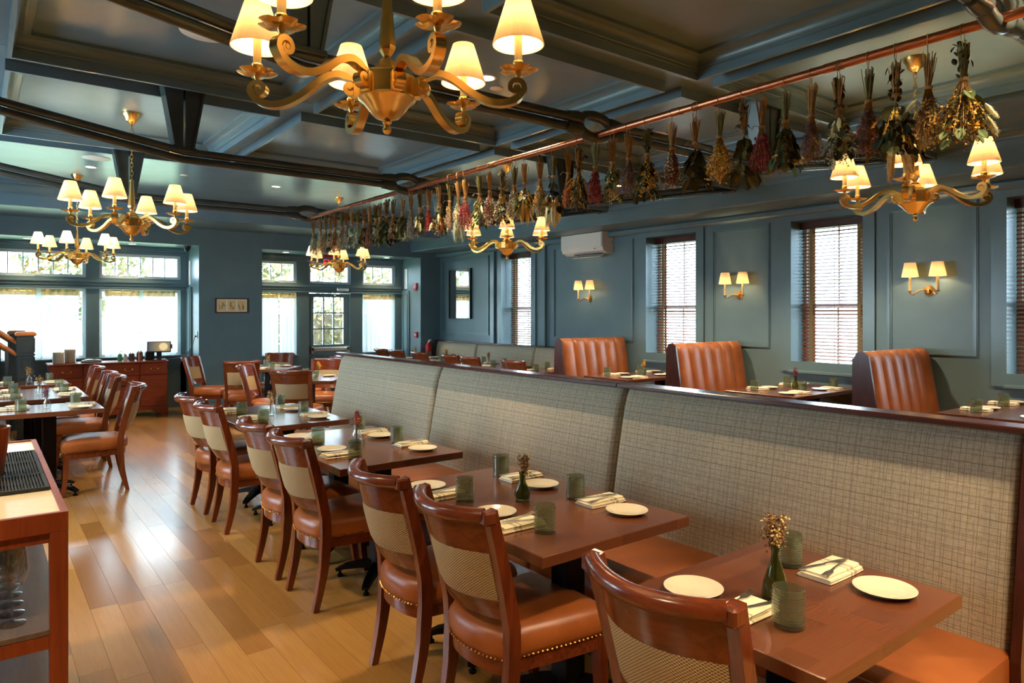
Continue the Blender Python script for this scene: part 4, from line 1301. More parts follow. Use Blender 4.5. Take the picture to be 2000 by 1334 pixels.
for k, y_ in enumerate((11.52, 10.93, 10.15, 9.17, 8.63, 7.58)):
    chair((6.16, y_, 0), R((k % 3 - 1) * 2), 'top of a cherry chair ' + RO[k], G4)

# ---- pedestal tables
def table(x, y, sx, sy, label, group, z=.75, posts=((0, 0),), rz=0, feet=.27):
    t = thing('dining_table', label, 'table', (x, y, 0), rz, group)
    MB().box(-sx / 2, sx / 2, -sy / 2, sy / 2, z - .040, z, .003).build('table_top', 'table_wood', t)
    for (px, py) in posts:
        MB().box(px - .05, px + .05, py - .05, py + .05, .07, z - .055, .006).build('column', 'black_iron', t)
        MB().box(px - .19, px + .19, py - .19, py + .19, z - .058, z - .040).build('mounting_plate', 'black_iron', t)
        for k in range(4):
            a = R(45 + 90 * k) if feet > .2 else R(90 * k)
            b = MB(); c, s = math.cos(a), math.sin(a)
            b.ribbon([(0, 0, .095), (feet * .4, 0, .085), (feet * .8, 0, .062), (feet, 0, .040)], [.05, .04, .028, .018], [.055, .05, .045, .036], (0, 1, 0))
            b.lathe([(.0, 0), (.016, 0), (.018, .012), (.010, .018), (.008, .034), (.0, .034)], 10, (feet - .02, 0, 0))
            m_ = MB().add(b, Matrix.Translation((px, py, 0)) @ Matrix.Rotation(a, 4, 'Z'))
            m_.build('foot', 'black_iron', t)
    return t
GT = 'dining tables of the check bench row'
two = ((0, -.30), (0, .30))
T = {}
TABLES = [
 ('T1', 1.885, 1.115, .765, .63, 'small reddish-brown two-seat table nearest the camera', GT, .75, ((0, 0),), 0),
 ('T2', 1.885, 2.38, .775, 1.20, 'reddish-brown four-seat table second from the camera at the check bench', GT, .75, two, 0),
 ('T3', 1.885, 4.03, .775, 1.20, 'reddish-brown four-seat table third from the camera at the check bench', GT, .75, two, 0),
 ('T4', 1.885, 5.62, .775, 1.20, 'reddish-brown four-seat table at the far end of the check bench', GT, .75, two, 0),
 ('L1', .48, 7.19, .76, .62, 'two-seat table at the picture edge behind the cart', 'side tables by the stair', .75, ((0, 0),), 0),
 ('L2', .48, 8.52, .76, 1.16, 'four-seat table in the middle of the side row', 'side tables by the stair', .75, two, 0),
 ('L3', .46, 9.80, .76, .56, 'last two-seat table of the side row under the newel post', 'side tables by the stair', .75, ((0, 0),), 0),
 ('Q', 3.32, 8.50, .76, .76, 'square askew table just behind the check bench end', 'askew square tables', .75, ((0, 0),), R(VA)),
 ('P', 3.46, 10.50, .76, .76, 'square askew table farther back in front of the picture wall', 'askew square tables', .75, ((0, 0),), R(VA)),
 ('RA', 6.385, 11.22, .765, 1.15, 'four-seat table at the wall bench corner', 'wall bench tables', .75, two, 0),
 ('RB', 6.385, 10.12, .765, .62, 'two-seat table at the wall bench under the mirror', 'wall bench tables', .75, ((0, 0),), 0),
 ('RC', 6.385, 8.90, .765, 1.20, 'four-seat table at the wall bench under the far blind', 'wall bench tables', .75, two, 0),
 ('RD', 6.385, 7.60, .765, .62, 'two-seat table at the wall bench behind the far booth', 'wall bench tables', .75, ((0, 0),), 0),
 ('B1', 6.62, 5.93, 1.30, .74, 'booth table between the far and middle booth backs', 'booth tables', .79, ((-.2, 0), (.35, 0)), 0),
 ('B2', 6.62, 3.86, 1.30, .76, 'booth table between the middle and nearest booth backs', 'booth tables', .79, ((-.2, 0), (.35, 0)), 0),
 ('B3', 6.62, 1.90, 1.30, .76, 'booth table at the picture edge in front of the nearest booth back', 'booth tables', .79, ((-.2, 0), (.35, 0)), 0),
]
for nm, x_, y_, sx, sy, lb, gp, z_, po, rz_ in TABLES:
    T[nm] = (x_, y_, z_, rz_)
    table(x_, y_, sx, sy, lb, gp, z_, po, rz_, .27 if sx < 1 else .24)

# ---- check-fabric benches
def back_panel(y0, y1, x_bot, x_top, z0, z1, thick, sgn=1):
    """padded panel, rounded ends and a rolled top; the pad faces -x"""
    b = MB(); nu, nv = 25, 15
    W = y1 - y0
    def fn(u, v):
        y = y0 + W * u; z = z0 + (z1 - z0) * v
        base = x_bot + (x_top - x_bot) * v
        e = min(u, 1 - u) * W
        rim = 1 - max(0, 1 - e / .045) ** 2.2
        top = 1 - max(0, (v - .82) / .18) ** 2.4
        return (base - thick * math.sqrt(max(0, rim)) * (.66 + .34 * top) * (1.0 - .12 * (2 * v - 1) ** 2) + thick * .9, y, z)
    us = [0, .003, .008, .015, .025] + [.04 + .92 * k / (nu - 11) for k in range(nu - 10)] + [.975, .985, .992, .997, 1]
    vs = [k / (nv - 1) for k in range(nv)]
    n0 = len(b.v)
    for u in us:
        for v in vs: b.v.append(fn(u, v))
    m_ = len(vs)
    for i in range(len(us) - 1):
        for j in range(m_ - 1):
            a = i * m_ + j; b.f.append((a, a + m_, a + m_ + 1, a + 1))
    return b
def check_bench(name, label, yb0, yb1, splits, xs, xb, xt, zt, root_loc, end_near=True, group=None, rail_w=.115):
    t = thing(name, label, 'banquette', root_loc, 0, group)
    ox, oy = root_loc[0], root_loc[1]
    lo = lambda b: MB().add(b, Matrix.Translation((-ox, -oy, 0)))
    ys = [yb0] + splits + [yb1]
    for a_, c_ in zip(ys, ys[1:]):
        lo(back_panel(a_ + .002, c_ - .002, xb, xt, .40, zt - .012, .085)).build('back_cushion', 'check_fabric', t, smooth=True, angle=70)
        lo(MB().box(xt - .055, xt - .055 + rail_w, a_ + (.0 if a_ > yb0 else -.03), c_ - .0015, zt - .012, zt + .010, .004)).build('cap_rail', 'mahogany', t)
        sc = MB()
        W = c_ - a_
        n = 12
        prof = [(xb + .09, .30), (xs + .03, .30), (xs + .004, .32), (xs, .36), (xs + .004, .42), (xs + .022, .452), (xs + .06, .463), (xs + .25, .468), (xb + .09, .462)]
        yy = [a_ + .002, a_ + .006, a_ + .03] + [a_ + .03 + (W - .06) * k / n for k in range(1, n)] + [c_ - .03, c_ - .006, c_ - .002]
        for q, y in enumerate(yy):
            sh = .012 if q in (0, len(yy) - 1) else (.004 if q in (1, len(yy) - 2) else 0)
            for (px_, pz_) in prof: sc.v.append((px_ + (sh if px_ < xs + .1 else 0), y, pz_ - (sh if pz_ > .4 else 0)))
        m_ = len(prof)
        for i in range(len(yy) - 1):
            for j in range(m_ - 1):
                a = i * m_ + j; sc.f.append((a, a + 1, a + m_ + 1, a + m_))
        sc.f.append(tuple(range(m_))[::-1]); sc.f.append(tuple((len(yy) - 1) * m_ + j for j in range(m_)))
        so = lo(sc).build('seat_cushion', 'leather', t, smooth=True, angle=50)
        pp = MB().tube([(xs + .014, y, .447) for y in (a_ + .01, (a_ + c_) / 2, c_ - .01)], .0045, 6); lo(pp).build('piping', 'leather', so, smooth=True)
    lo(MB().box(xs + .05, xb + .1, yb0, yb1, .09, .30, .004)).build('plinth', 'mahogany', t)
    lo(MB().box(xs + .09, xb + .1, yb0 + .01, yb1 - .01, .0, .09)).build('toe_kick', 'black_mat', t)
    lo(MB().box(xt + .05, xt - .055 + rail_w - .002, yb0, yb1, 0, zt - .012)).build('back_board', 'mahogany_v', t)
    if end_near:
        for ye, o_ in ((yb0 - .030, 0), (yb1, .075)):
            e = MB()
            pts = [(xb - .02 + o_, 0), (xt + .055, 0), (xt + .055, zt - .012), (xt - .045 + o_, zt - .012), (xb - .035 + o_, .45)]
            e.v += [(x, ye, z) for x, z in pts] + [(x, ye + .030, z) for x, z in pts]
            n = len(pts)
            e.f += [tuple(range(n)), tuple(range(2 * n - 1, n - 1, -1))] + [(i, (i + n), (i + 1) % n + n, (i + 1) % n) for i in range(n)]
            lo(e).build('end_panel', 'mahogany_v', t)
    return t
check_bench('banquette', 'long bench with padded check back, cognac seat and dark cap rail', .79, 6.40, [2.64, 4.56], 2.13, 2.66, 2.80, 1.178, (2.6, 3.6, 0))
check_bench('banquette', 'pale check bench along the far end of the window wall', 7.02, 11.82, [8.76, 10.42], 6.70, 7.12, 7.20, 1.03, (7.0, 9.4, 0), False, None, .12)
# plain leather bench of the side tables, only its seat edge in view
t = thing('side_bench', 'dark leather bench seat showing at the picture edge under the side table', 'bench', (-.05, 8.5, 0))
MB().box(-.30, .27, -1.62, 1.65, .33, .48, .03).build('seat_cushion', 'leather', t)
MB().box(-.28, .22, -1.60, 1.63, .0, .33, .004).build('plinth', 'mahogany_v', t)
MB().box(-.42, -.30, -1.62, 1.65, .0, 1.0, .02).build('back_cushion', 'leather', t)

# ---- channel-tufted booths
def make_booth():
    t = thing('booth_seat', 'x', 'booth')
    # origin on the floor at the wall end of the front face; the bench runs to -x and faces -y
    W, ZT = 1.22, 1.235
    nch = 6; cw = (W - .03) / nch
    for k in range(nch):
        x0 = -.015 - cw * (k + 1); x1 = x0 + cw
        b = MB(); nu, nv = 11, 18
        for iu in range(nu):
            u = iu / (nu - 1); x = x0 + cw * u; pf = max(0, 1 - abs(2 * u - 1) ** 2.6) ** .6
            for iv in range(nv):
                v = iv / (nv - 1)
                if v < .8:
                    z = .42 + (ZT - .07 - .42) * v / .8; y = -.11 + .13 * v / .8 - .045 * pf
                else:
                    a = (v - .8) / .2 * R(165); rr = .055
                    z = ZT - .07 + rr * math.sin(a) * 1.2 + .010 * pf * math.sin(a); y = .02 + rr - (rr + .045 * pf) * math.cos(a) if a < R(90) else .02 + rr - rr * math.cos(a)
                b.v.append((x, y, z))
        for i in range(nu - 1):
            for j in range(nv - 1):
                a = i * nv + j; b.f.append((a, a + nv, a + nv + 1, a + 1))
        b.build('channel', 'booth_leather', t, smooth=True, angle=80)
    # end panel following the profile, and the back board
    def prof(x0, x1, mat, nm, grow=0.0):
        pts = [(-.135 - grow, 0), (.17, 0), (.125, ZT - .06), (.10, ZT - .006 + grow), (.05, ZT + .004 + grow), (.0 - grow, ZT - .03), (-.12 - grow, .42)]
        n = len(pts); e = MB()
        e.v += [(x0, y, z) for y, z in pts] + [(x1, y, z) for y, z in pts]
        e.f += [tuple(range(n))[::-1], tuple(range(n, 2 * n))] + [(i, (i + 1) % n, (i + 1) % n + n, i + n) for i in range(n)]
        e.build(nm, mat, t)
    prof(-W - .022, -W, 'mahogany_v', 'end_panel')
    MB().box(-W, -.01, .06, .15, 0, ZT - .06).build('back_board', 'mahogany_v', t)
    MB().box(-W, -.01, -.56, -.06, .32, .47, .03).build('seat_cushion', 'booth_leather', t)
    MB().box(-W + .01, -.01, -.52, -.02, 0, .32).build('plinth', 'mahogany_v', t)
    return t
booth = Proto(make_booth)
for y_, lb in ((2.84, 'cognac channel-tufted booth seat nearest the camera'), (4.91, 'cognac channel-tufted booth seat in the middle under a sconce'), (6.79, 'cognac channel-tufted booth seat below the air conditioner')):
    booth((7.27, y_, 0), 0, lb, 'channel-tufted booths')

# ================================================================ TABLE SETTINGS
def lathe_mesh(nm, prof, mat, n=32): return MB().lathe(prof, n).mesh(nm, mat, True, 40)
PLATE = lathe_mesh('side_plate', [(.0, .003), (.045, .003), (.050, .0), (.054, .0), (.058, .004), (.078, .012), (.0855, .0155), (.0862, .0172), (.0845, .0182), (.062, .0115), (.054, .0075), (.0, .0068)], 'china', 48)
def tumbler_mesh():
    b = MB(); H, r = .104, .0405; n, m_ = 72, 50
    def outer(u, v):
        a = 2 * PI * u; z = .004 + (H - .008) * v
        row = (z - .012) / .0078
        bead = 0
        if .012 < z < H - .014:
            bead = max(0, math.sin(row * 2 * PI - PI / 2) * .5 + .5) ** 2 * (.45 + .55 * (.5 + .5 * math.cos(36 * a)))
        return ((r + .0017 * bead) * math.cos(a), (r + .0017 * bead) * math.sin(a), z)
    b.grid(outer, n, m_, cu=True)
    b.lathe([(.0, .0), (r - .004, .0), (r, .004)], n)
    b.lathe([(r, H - .004), (r - .0008, H - .0008), (r - .0028, H - .0008), (r - .0034, H - .004), (r - .0042, .016), (r - .010, .011), (.0, .010)], n)
    return b.mesh('tumbler', 'smoke_glass', True, 60)
TUMBLER = tumbler_mesh()
def napkin_mesh():
    b = MB()
    # three folded layers, long side along y
    for k, (w, l, z0, dx, dy) in enumerate(((.112, .205, .0, 0, 0), (.104, .198, .0075, -.004, .003), (.094, .190, .015, .003, -.002))):
        pr = [(-w / 2, z0 + .002), (-w / 2 + .002, z0), (w / 2 - .002, z0), (w / 2 + .001, z0 + .0035), (w / 2 - .002, z0 + .007), (-w / 2 + .002, z0 + .007)]
        n = len(pr); ys = [-l / 2, -l / 2 + .004, -l / 6, l / 6, l / 2 - .004, l / 2]
        o = len(b.v)
        for q, y in enumerate(ys):
            wob = .0012 * math.sin(q * 2.1 + k); sh = .93 if q in (0, 5) else 1
            for x, z in pr: b.v.append((x * sh + dx + wob, y + dy, (z - z0) * sh + z0 + .0008 * math.sin(q * 1.7 + k)))
        for i in range(len(ys) - 1):
            for j in range(n):
                a = o + i * n + j; c = o + i * n + (j + 1) % n
                b.f.append((a, c, c + n, a + n))
        b.f.append(tuple(o + j for j in range(n))); b.f.append(tuple(o + (len(ys) - 1) * n + j for j in range(n))[::-1])
    return b.mesh('napkin', 'napkin', True, 60)
NAPKIN = napkin_mesh()
def knife_mesh():
    b = MB()
    b.ribbon([(0, -.105, .003), (0, -.06, .004), (0, -.012, .004), (0, -.005, .0035)], [.006, .007, .006, .004], [.011, .012, .010, .009], (1, 0, 0))
    pts = [(-.006, -.005), (.006, -.005), (.0095, .03), (.0095, .075), (.004, .103), (-.003, .108), (-.007, .09)]
    b.prism(pts, .0028, .0042)
    return b.mesh('knife', 'steel', True, 40)
def fork_mesh():
    b = MB()
    b.ribbon([(0, -.095, .003), (0, -.05, .005), (0, .0, .006), (0, .028, .004)], [.0035, .0035, .003, .0026], [.013, .008, .0065, .009], (1, 0, 0))
    b.ribbon([(0, .026, .004), (0, .040, .0035), (0, .052, .004)], .0022, [.010, .021, .0215], (1, 0, 0))
    for k in range(4):
        x = -.009 + .006 * k
        b.ribbon([(x, .050, .004), (x, .075, .0048), (x * .95, .096, .0075)], [.0022, .0020, .0012], [.0034, .003, .002], (1, 0, 0))
    return b.mesh('fork', 'steel', True, 40)
KNIFE, FORK = knife_mesh(), fork_mesh()
def vase_mesh(kind):
    if kind == 'bottle':   # tall flared green bud vase
        p = [(.0, .0), (.030, .0), (.036, .004), (.037, .02), (.033, .05), (.022, .085), (.0125, .115), (.0105, .135), (.014, .150), (.020, .158), (.0185, .158), (.0125, .150), (.0085, .135), (.010, .115), (.019, .085), (.030, .05), (.033, .02), (.030, .010), (.0, .010)]
        return lathe_mesh('bud_vase', p, 'green_glass', 32)
    if kind == 'belly':
        p = [(.0, .0), (.026, .0), (.031, .006), (.035, .028), (.031, .050), (.018, .072), (.0125, .092), (.0125, .110), (.018, .128), (.0165, .128), (.0105, .110), (.0105, .092), (.015, .072), (.028, .050), (.031, .028), (.027, .010), (.0, .009)]
        return lathe_mesh('bud_vase', p, 'green_glass', 32)
    p = [(.0, .0), (.024, .0), (.030, .006), (.033, .030), (.027, .055), (.016, .075), (.014, .095), (.021, .112), (.0195, .112), (.012, .095), (.014, .075), (.024, .055), (.029, .030), (.026, .010), (.0, .009)]
    b = MB(); n, m_ = 40, len(p)
    for i in range(n):
        a = 2 * PI * i / n
        for j, (r, z) in enumerate(p):
            rr = r * (1 + (.05 * math.cos(10 * a) if j < 8 else 0)); b.v.append((rr * math.cos(a), rr * math.sin(a), z))
    for i in range(n):
        for j in range(m_ - 1):
            q = i * m_ + j; w = ((i + 1) % n) * m_ + j; b.f.append((q, w, w + 1, q + 1))
    return b.mesh('bud_vase', 'clear_glass', True, 50)
VASES = {k: vase_mesh(k) for k in ('bottle', 'belly', 'clear')}
def posy(kind, seed, x, y, z, h, label):
    rr = random.Random(seed)
    t = thing('dried_posy', label, 'dried flowers', (x, y, z), 0, 'dried posies in bud vases')
    st = MB(); hd = MB(); hd2 = MB()
    c1, c2 = dict(straw=('d_brown', 'd_straw'), red=('d_crimson', 'd_rust'), brown=('d_brown', 'd_straw'), gold=('d_gold', 'd_olive'), mauve=('d_purple', 'd_crimson'))[kind]
    for k in range(16):
        a = rr.uniform(0, 2 * PI); r1 = rr.uniform(.004, .028); tip = Vector((r1 * math.cos(a), r1 * math.sin(a), h + rr.uniform(.02, .085)))
        st.tube([(0.002 * math.cos(a), .002 * math.sin(a), .014), (.004 * math.cos(a), .004 * math.sin(a), h), tuple(tip)], .0009, 4, cap=False)
        b = hd if k % 3 else hd2
        for q in range(20):
            p = tip + Vector((rr.gauss(0, .0065), rr.gauss(0, .0065), rr.uniform(-.045, .012)))
            b.bead(p, rr.uniform(.0022, .0050), 5)
    st.build('stems', 'd_stem', t); hd.build('flower_heads', c1, t, kind='stuff'); hd2.build('seed_heads', c2, t, kind='stuff')

def setting(px, py, pz, ang, label, cutlery=True, parts='pngt'):
    """place setting in the diner's frame (x = towards the table centre, y = to the diner's left) at world angle ang"""
    c, s = math.cos(ang), math.sin(ang)
    w = lambda u, v: (px + c * u - s * v, py + s * u + c * v)
    if 'p' in parts:
        x, y = w(.165, .175); tag(put('side_plate', PLATE, None, (x, y, pz)), 'cream side plate at ' + label, 'plate', 'side plates')
    if 'n' in parts:
        x, y = w(.140, .0); tag(put('napkin', NAPKIN, None, (x, y, pz + .0006), ang - PI / 2), 'folded striped napkin at ' + label, 'napkin', 'folded napkins')
        if cutlery:
            x, y = w(.150, -.018); tag(put('knife', KNIFE, None, (x, y, pz + .0212), ang - PI / 2 + R(-14)), 'steel knife on the napkin at ' + label, 'knife', 'table knives')
            x, y = w(.158, .022); tag(put('fork', FORK, None, (x, y, pz + .0212), ang - PI / 2 + R(9)), 'steel fork on the napkin at ' + label, 'fork', 'table forks')
    if 't' in parts:
        x, y = w(.180, -.118); tag(put('tumbler', TUMBLER, None, (x, y, pz), ang), 'beaded glass tumbler at ' + label, 'tumbler', 'beaded tumblers')

def at_table(nm, u, v):
    x, y, z, rz = T[nm]; c, s = math.cos(rz), math.sin(rz)
    return x + c * u - s * v, y + s * u + c * v, z
def lay(nm, words, seats, cut, vase=None, vpos=(0, 0), flower='straw', seed=0):
    rz = T[nm][3]
    for u, v, ang, sl in seats:
        x, y, z = at_table(nm, u, v); setting(x, y, z, rz + R(ang), sl + ' of ' + words, cut)
    if vase:
        x, y, z = at_table(nm, *vpos)
        vb = put('bud_vase', VASES[vase], None, (x, y, z))
        tag(vb, {'bottle': 'tall green glass bud vase on ', 'belly': 'round-bellied green bud vase on ', 'clear': 'fluted clear bud vase on '}[vase] + words, 'vase', 'bud vases')
        posy(flower, seed, x, y, z, {'bottle': .155, 'belly': .125, 'clear': .11}[vase], {'straw': 'straw-coloured', 'red': 'dark red', 'brown': 'brown', 'gold': 'golden', 'mauve': 'mauve and red'}[flower] + ' dried posy on ' + words)
E_ = .385
def four(hy=.28, near='aisle', far='bench'):
    return [(-E_, -hy - .0, 0, 'the %s-side near seat' % near), (-E_, hy - .02, 0, 'the %s-side far seat' % near), (E_, -hy + .04, 180, 'the %s-side near seat' % far), (E_, hy + .03, 180, 'the %s-side far seat' % far)]
def pair(near='aisle', far='bench'):
    return [(-E_, 0, 0, 'the %s seat' % near), (E_, 0.005, 180, 'the %s seat' % far)]
lay('T1', 'the nearest two-seat table', pair(), True, 'bottle', (-.075, -.0), 'straw', 1)
lay('T2', 'the second check bench table', four(), True, 'belly', (.005, .003), 'brown', 2)
lay('T3', 'the third check bench table', four(), True, 'clear', (.015, .06), 'red', 3)
lay('T4', 'the far check bench table', four(), True, 'clear', (-.04, -.06), 'straw', 4)
lay('L1', 'the two-seat side table', [(E_, 0, 180, 'the aisle seat'), (-E_, 0, 0, 'the wall seat')], True, 'clear', (-.02, -.05), 'mauve', 5)
lay('L2', 'the four-seat side table', [(E_, -.28, 180, 'the aisle-side near seat'), (E_, .28, 180, 'the aisle-side far seat'), (-E_, -.28, 0, 'the wall-side near seat'), (-E_, .28, 0, 'the wall-side far seat')], False, 'clear', (0, -.1), 'brown', 6)
lay('L3', 'the last side table', [(E_, 0, 180, 'the aisle seat'), (-E_, 0, 0, 'the wall seat')], False, 'clear', (0, .02), 'straw', 7)
lay('Q', 'the nearer askew table', [(-E_, 0, 0, 'the near seat'), (E_, 0, 180, 'the far seat'), (0, E_, -90, 'the window-side seat')], False, 'clear', (.02, -.1), 'gold', 8)
lay('P', 'the farther askew table', [(-E_, 0, 0, 'the near seat'), (E_, 0, 180, 'the far seat'), (0, E_, -90, 'the window-side seat')], False, 'clear', (0, .02), 'brown', 9)
lay('RA', 'the wall bench corner table', four(.28, 'aisle', 'wall'), False, 'clear', (0, 0), 'brown', 10)
lay('RB', 'the table under the mirror', pair('aisle', 'wall'), False, 'clear', (0, .03), 'gold', 11)
lay('RC', 'the table under the far blind', four(.28, 'aisle', 'wall'), False, 'clear', (0, 0), 'red', 12)
lay('RD', 'the table behind the far booth', pair('aisle', 'wall'), False)
bs = lambda: [(-.30, -.37, 90, 'the aisle-side near seat'), (.30, -.37, 90, 'the wall-side near seat'), (-.30, .37, -90, 'the aisle-side far seat'), (.30, .37, -90, 'the wall-side far seat')]
lay('B1', 'the far booth table', bs(), False, 'clear', (0.05, 0), 'gold', 13)
lay('B2', 'the middle booth table', bs(), False, 'belly', (.1, .05), 'mauve', 14)
lay('B3', 'the nearest booth table', bs(), False)

# ================================================================ SERVICE CART
CX0, CX1, CY0, CY1, CZ = -.42, .204, 2.36, 3.80, 1.0
t = thing('service_cart', 'red-brown wooden service cart with a cream top and open shelves', 'cart', ((CX0 + CX1) / 2, (CY0 + CY1) / 2, 0))
def cb(b): return MB().add(b, Matrix.Translation((-(CX0 + CX1) / 2, -(CY0 + CY1) / 2, 0)))
for x_ in (CX0, CX1 - .045):
    for y_ in (CY0, CY1 - .045): cb(MB().box(x_, x_ + .045, y_, y_ + .045, 0, CZ - .055, .002)).build('leg', 'cart_wood', t)
cb(MB().frame(CX0, CX1, CY0, CY1, .018, CZ - .055, CZ, 'xy')).build('top_frame', 'cart_wood', t)
cb(MB().box(CX0 + .018, CX1 - .018, CY0 + .018, CY1 - .018, CZ - .03, CZ - .006)).build('cart_top', 'cream_top', t)
cb(MB().frame(CX0 + .01, CX1 - .01, CY0 + .01, CY1 - .01, .02, CZ - .085, CZ - .055, 'xy')).build('apron', 'cart_wood', t)
for z_ in (.67, .36):
    cb(MB().box(CX0 + .006, CX1 - .006, CY0 + .006, CY1 - .006, z_ - .018, z_, .002)).build('shelf', 'cart_shelf', t)
    cb(MB().frame(CX0 + .004, CX1 - .004, CY0 + .004, CY1 - .004, .02, z_ - .055, z_ - .018, 'xy')).build('shelf_rail', 'cart_wood', t)
# slotted rubber bar mats
matm = MB()
matm.frame(-.28, .28, -.126, .126, .012, 0, .012, 'xy')
for k in range(62): matm.box(-.266 + k * .0086, -.266 + k * .0086 + .0046, -.114, .114, .002, .012)
matm.box(-.25, .25, -.006, .006, .001, .006)
MATM = matm.mesh('bar_mat', 'black_mat')
MATF = MB().box(-.25, .25, -.09, .09, 0, .002).mesh('mat_floor', 'black_mat')
for k, lb in enumerate(('nearest the camera', 'in the middle', 'farthest from the camera')):
    o = put('bar_mat', MATM, None, (-.098, 2.83 + .256 * k, CZ - .006)); tag(o, 'black ribbed bar mat on the cart top, ' + lb, 'mat', 'ribbed bar mats')
t = thing('copper_cup', 'copper wine cooler with a rolled rim at the picture edge on the cart', 'cup', (.03, 3.02, CZ + .0065))
MB().lathe([(.0, .0), (.040, .0), (.058, .16), (.060, .163), (.058, .166), (.056, .163), (.039, .006), (.0, .006)], 32).build('cup_body', 'copper', t, smooth=True)
MB().tube([(-.059, 0, .13), (-.09, 0, .12), (-.092, 0, .07), (-.05, 0, .05)], .005, 8).build('cup_handle', 'brass', t, smooth=True)
WINE = lathe_mesh('wine_glass', [(.0, .0), (.034, .0), (.035, .002), (.030, .004), (.006, .008), (.0036, .02), (.0034, .085), (.008, .095), (.028, .112), (.040, .140), (.041, .165), (.034, .215), (.0332, .215), (.0400, .165), (.0390, .140), (.027, .114), (.006, .098), (.0, .097)], 'clear_glass', 28)
WO = ['first', 'second', 'third', 'fourth', 'fifth', 'sixth', 'seventh']
for c_ in range(2):
    for k in range(7):
        tag(put('wine_glass', WINE, None, (.075 - .095 * c_, 2.47 + .085 * k, .67)), 'clear wine glass on the upper cart shelf, %s of the %s file' % (WO[k], ('outer', 'inner')[c_]), 'wine glass', 'wine glasses on the cart shelf')

# ================================================================ SIDEBOARD AND WHAT STANDS ON IT
SX0, SX1, SYF, SZ = .77, 2.325, 11.70, .84
t = thing('sideboard', 'long red-brown sideboard with bail pulls under the window bay', 'sideboard', ((SX0 + SX1) / 2, SYF + .26, 0))
def sb(b): return MB().add(b, Matrix.Translation((-(SX0 + SX1) / 2, -(SYF + .26), 0)))
sb(MB().box(SX0 + .02, SX1 - .02, SYF + .02, SYF + .50, .14, SZ - .025)).build('carcass', 'sideboard_wood', t)
sb(MB().box(SX0, SX1, SYF - .005, SYF + .52, SZ - .025, SZ, .006)).build('top', 'sideboard_wood', t)
# curved apron with bracket feet
for yy in (SYF + .005, ):
    n = 24; b = MB()
    for k in range(n + 1):
        u = k / n; x = SX0 + .01 + (SX1 - SX0 - .02) * u
        e = min(u, 1 - u); low = 0 if e < .05 else (.10 if e > .16 else .10 * (e - .05) / .11)
        low -= .035 * math.exp(-((u - .5) / .12) ** 2)
        for y in (yy, yy + .03):
            b.v += [(x, y, max(0, low)), (x, y, .15)]
    for k in range(n):
        a = 4 * k; b.f += [(a, a + 4, a + 5, a + 1), (a + 2, a + 3, a + 7, a + 6), (a, a + 2, a + 6, a + 4)]
    sb(b).build('apron', 'sideboard_wood', t)
for x_ in (SX0 + .02, SX1 - .08):
    sb(MB().box(x_, x_ + .06, SYF + .42, SYF + .48, 0, .14)).build('leg', 'sideboard_wood', t)
PULL = None
def bail(par, x, z, w=.05):
    b = MB()
    for s in (-1, 1): b.lathe([(.0, -.006), (.011, -.005), (.012, .0), (.006, .004), (.0, .006)], 10, (s * w, 0, 0))
    b = MB().add(b, Matrix.Rotation(R(90), 4, 'X'))
    b.tube([(-w, -.012, 0), (-w * .85, -.016, -.018), (0, -.018, -.026), (w * .85, -.016, -.018), (w, -.012, 0)], .004, 6)
    sb(MB().add(b, Matrix.Translation((x, SYF - .002, z)))).build('pull', 'antique_brass', par, smooth=True)
def front(x0, x1, z0, z1, nm, pulls):
    o = sb(MB().box(x0 + .006, x1 - .006, SYF, SYF + .022, z0 + .005, z1 - .005, .005)).build(nm, 'sideboard_wood', t)
    sb(MB().frame(x0 + .022, x1 - .022, z0 + .02, z1 - .02, .006, SYF - .004, SYF + .002, 'xz')).build('cock_bead', 'sideboard_wood', o)
    for x_, z_ in pulls: bail(o, x_, z_)
xA, xB = 1.19, 1.92
zr = [.15, .315, .475, .63, .815]
for x0, x1 in ((SX0 + .02, xA), (xA, xB)):
    for z0, z1 in zip(zr, zr[1:]):
        w = x1 - x0
        front(x0, x1, z0, z1, 'drawer', [((x0 + x1) / 2, (z0 + z1) / 2)] if w < .5 else [(x0 + w * .2, (z0 + z1) / 2 + .005), (x1 - w * .2, (z0 + z1) / 2 + .005)])
front(xB, SX1 - .02, .63, .815, 'drawer', [((xB + SX1) / 2, .72)])
front(xB, SX1 - .02, .15, .63, 'door', [])
sb(MB().bead((xB + .06, SYF - .012, .40), .012, 8)).build('knob', 'antique_brass', t)
# plates in two stacks
STACKP = lathe_mesh('dinner_plate', [(.0, .002), (.055, .002), (.060, .0), (.064, .002), (.075, .012), (.0755, .0135), (.0745, .0145), (.062, .007), (.0, .006)], 'china', 36)
for q, (x_, y_, n_, w_) in enumerate(((.905, 11.86, 17, 'shorter'), (1.06, 12.03, 20, 'taller'))):
    for k in range(n_):
        tag(put('dinner_plate', STACKP, None, (x_, y_, SZ + .0095 * k)), 'cream plate in the %s plate stack on the sideboard' % w_, 'plate', 'plates in the %s stack' % w_)
t = thing('serving_tray', 'round dark tray with folded white cloth on the sideboard', 'tray', (1.32, 11.95, SZ))
MB().lathe([(.0, .004), (.10, .004), (.13, .0), (.135, .012), (.132, .014), (.10, .008), (.0, .008)], 36).build('tray_body', 'black_plastic', t, smooth=True)
tag(MB().grid(lambda u, v: (-.13 + .26 * u, -.08 + .16 * v, .012 + .010 * math.sin(7 * u + 2) * math.sin(5 * v) + .012 * (1 - (2 * u - 1) ** 2)), 16, 10).build('folded_cloth', 'paper', None, True, (1.32, 11.95, SZ + .015)), 'crumpled white cloth lying on the dark round tray', 'cloth')
t = thing('soap_bottle', 'green pump bottle beside the pencil holders on the sideboard', 'bottle', (1.70, 12.0, SZ))
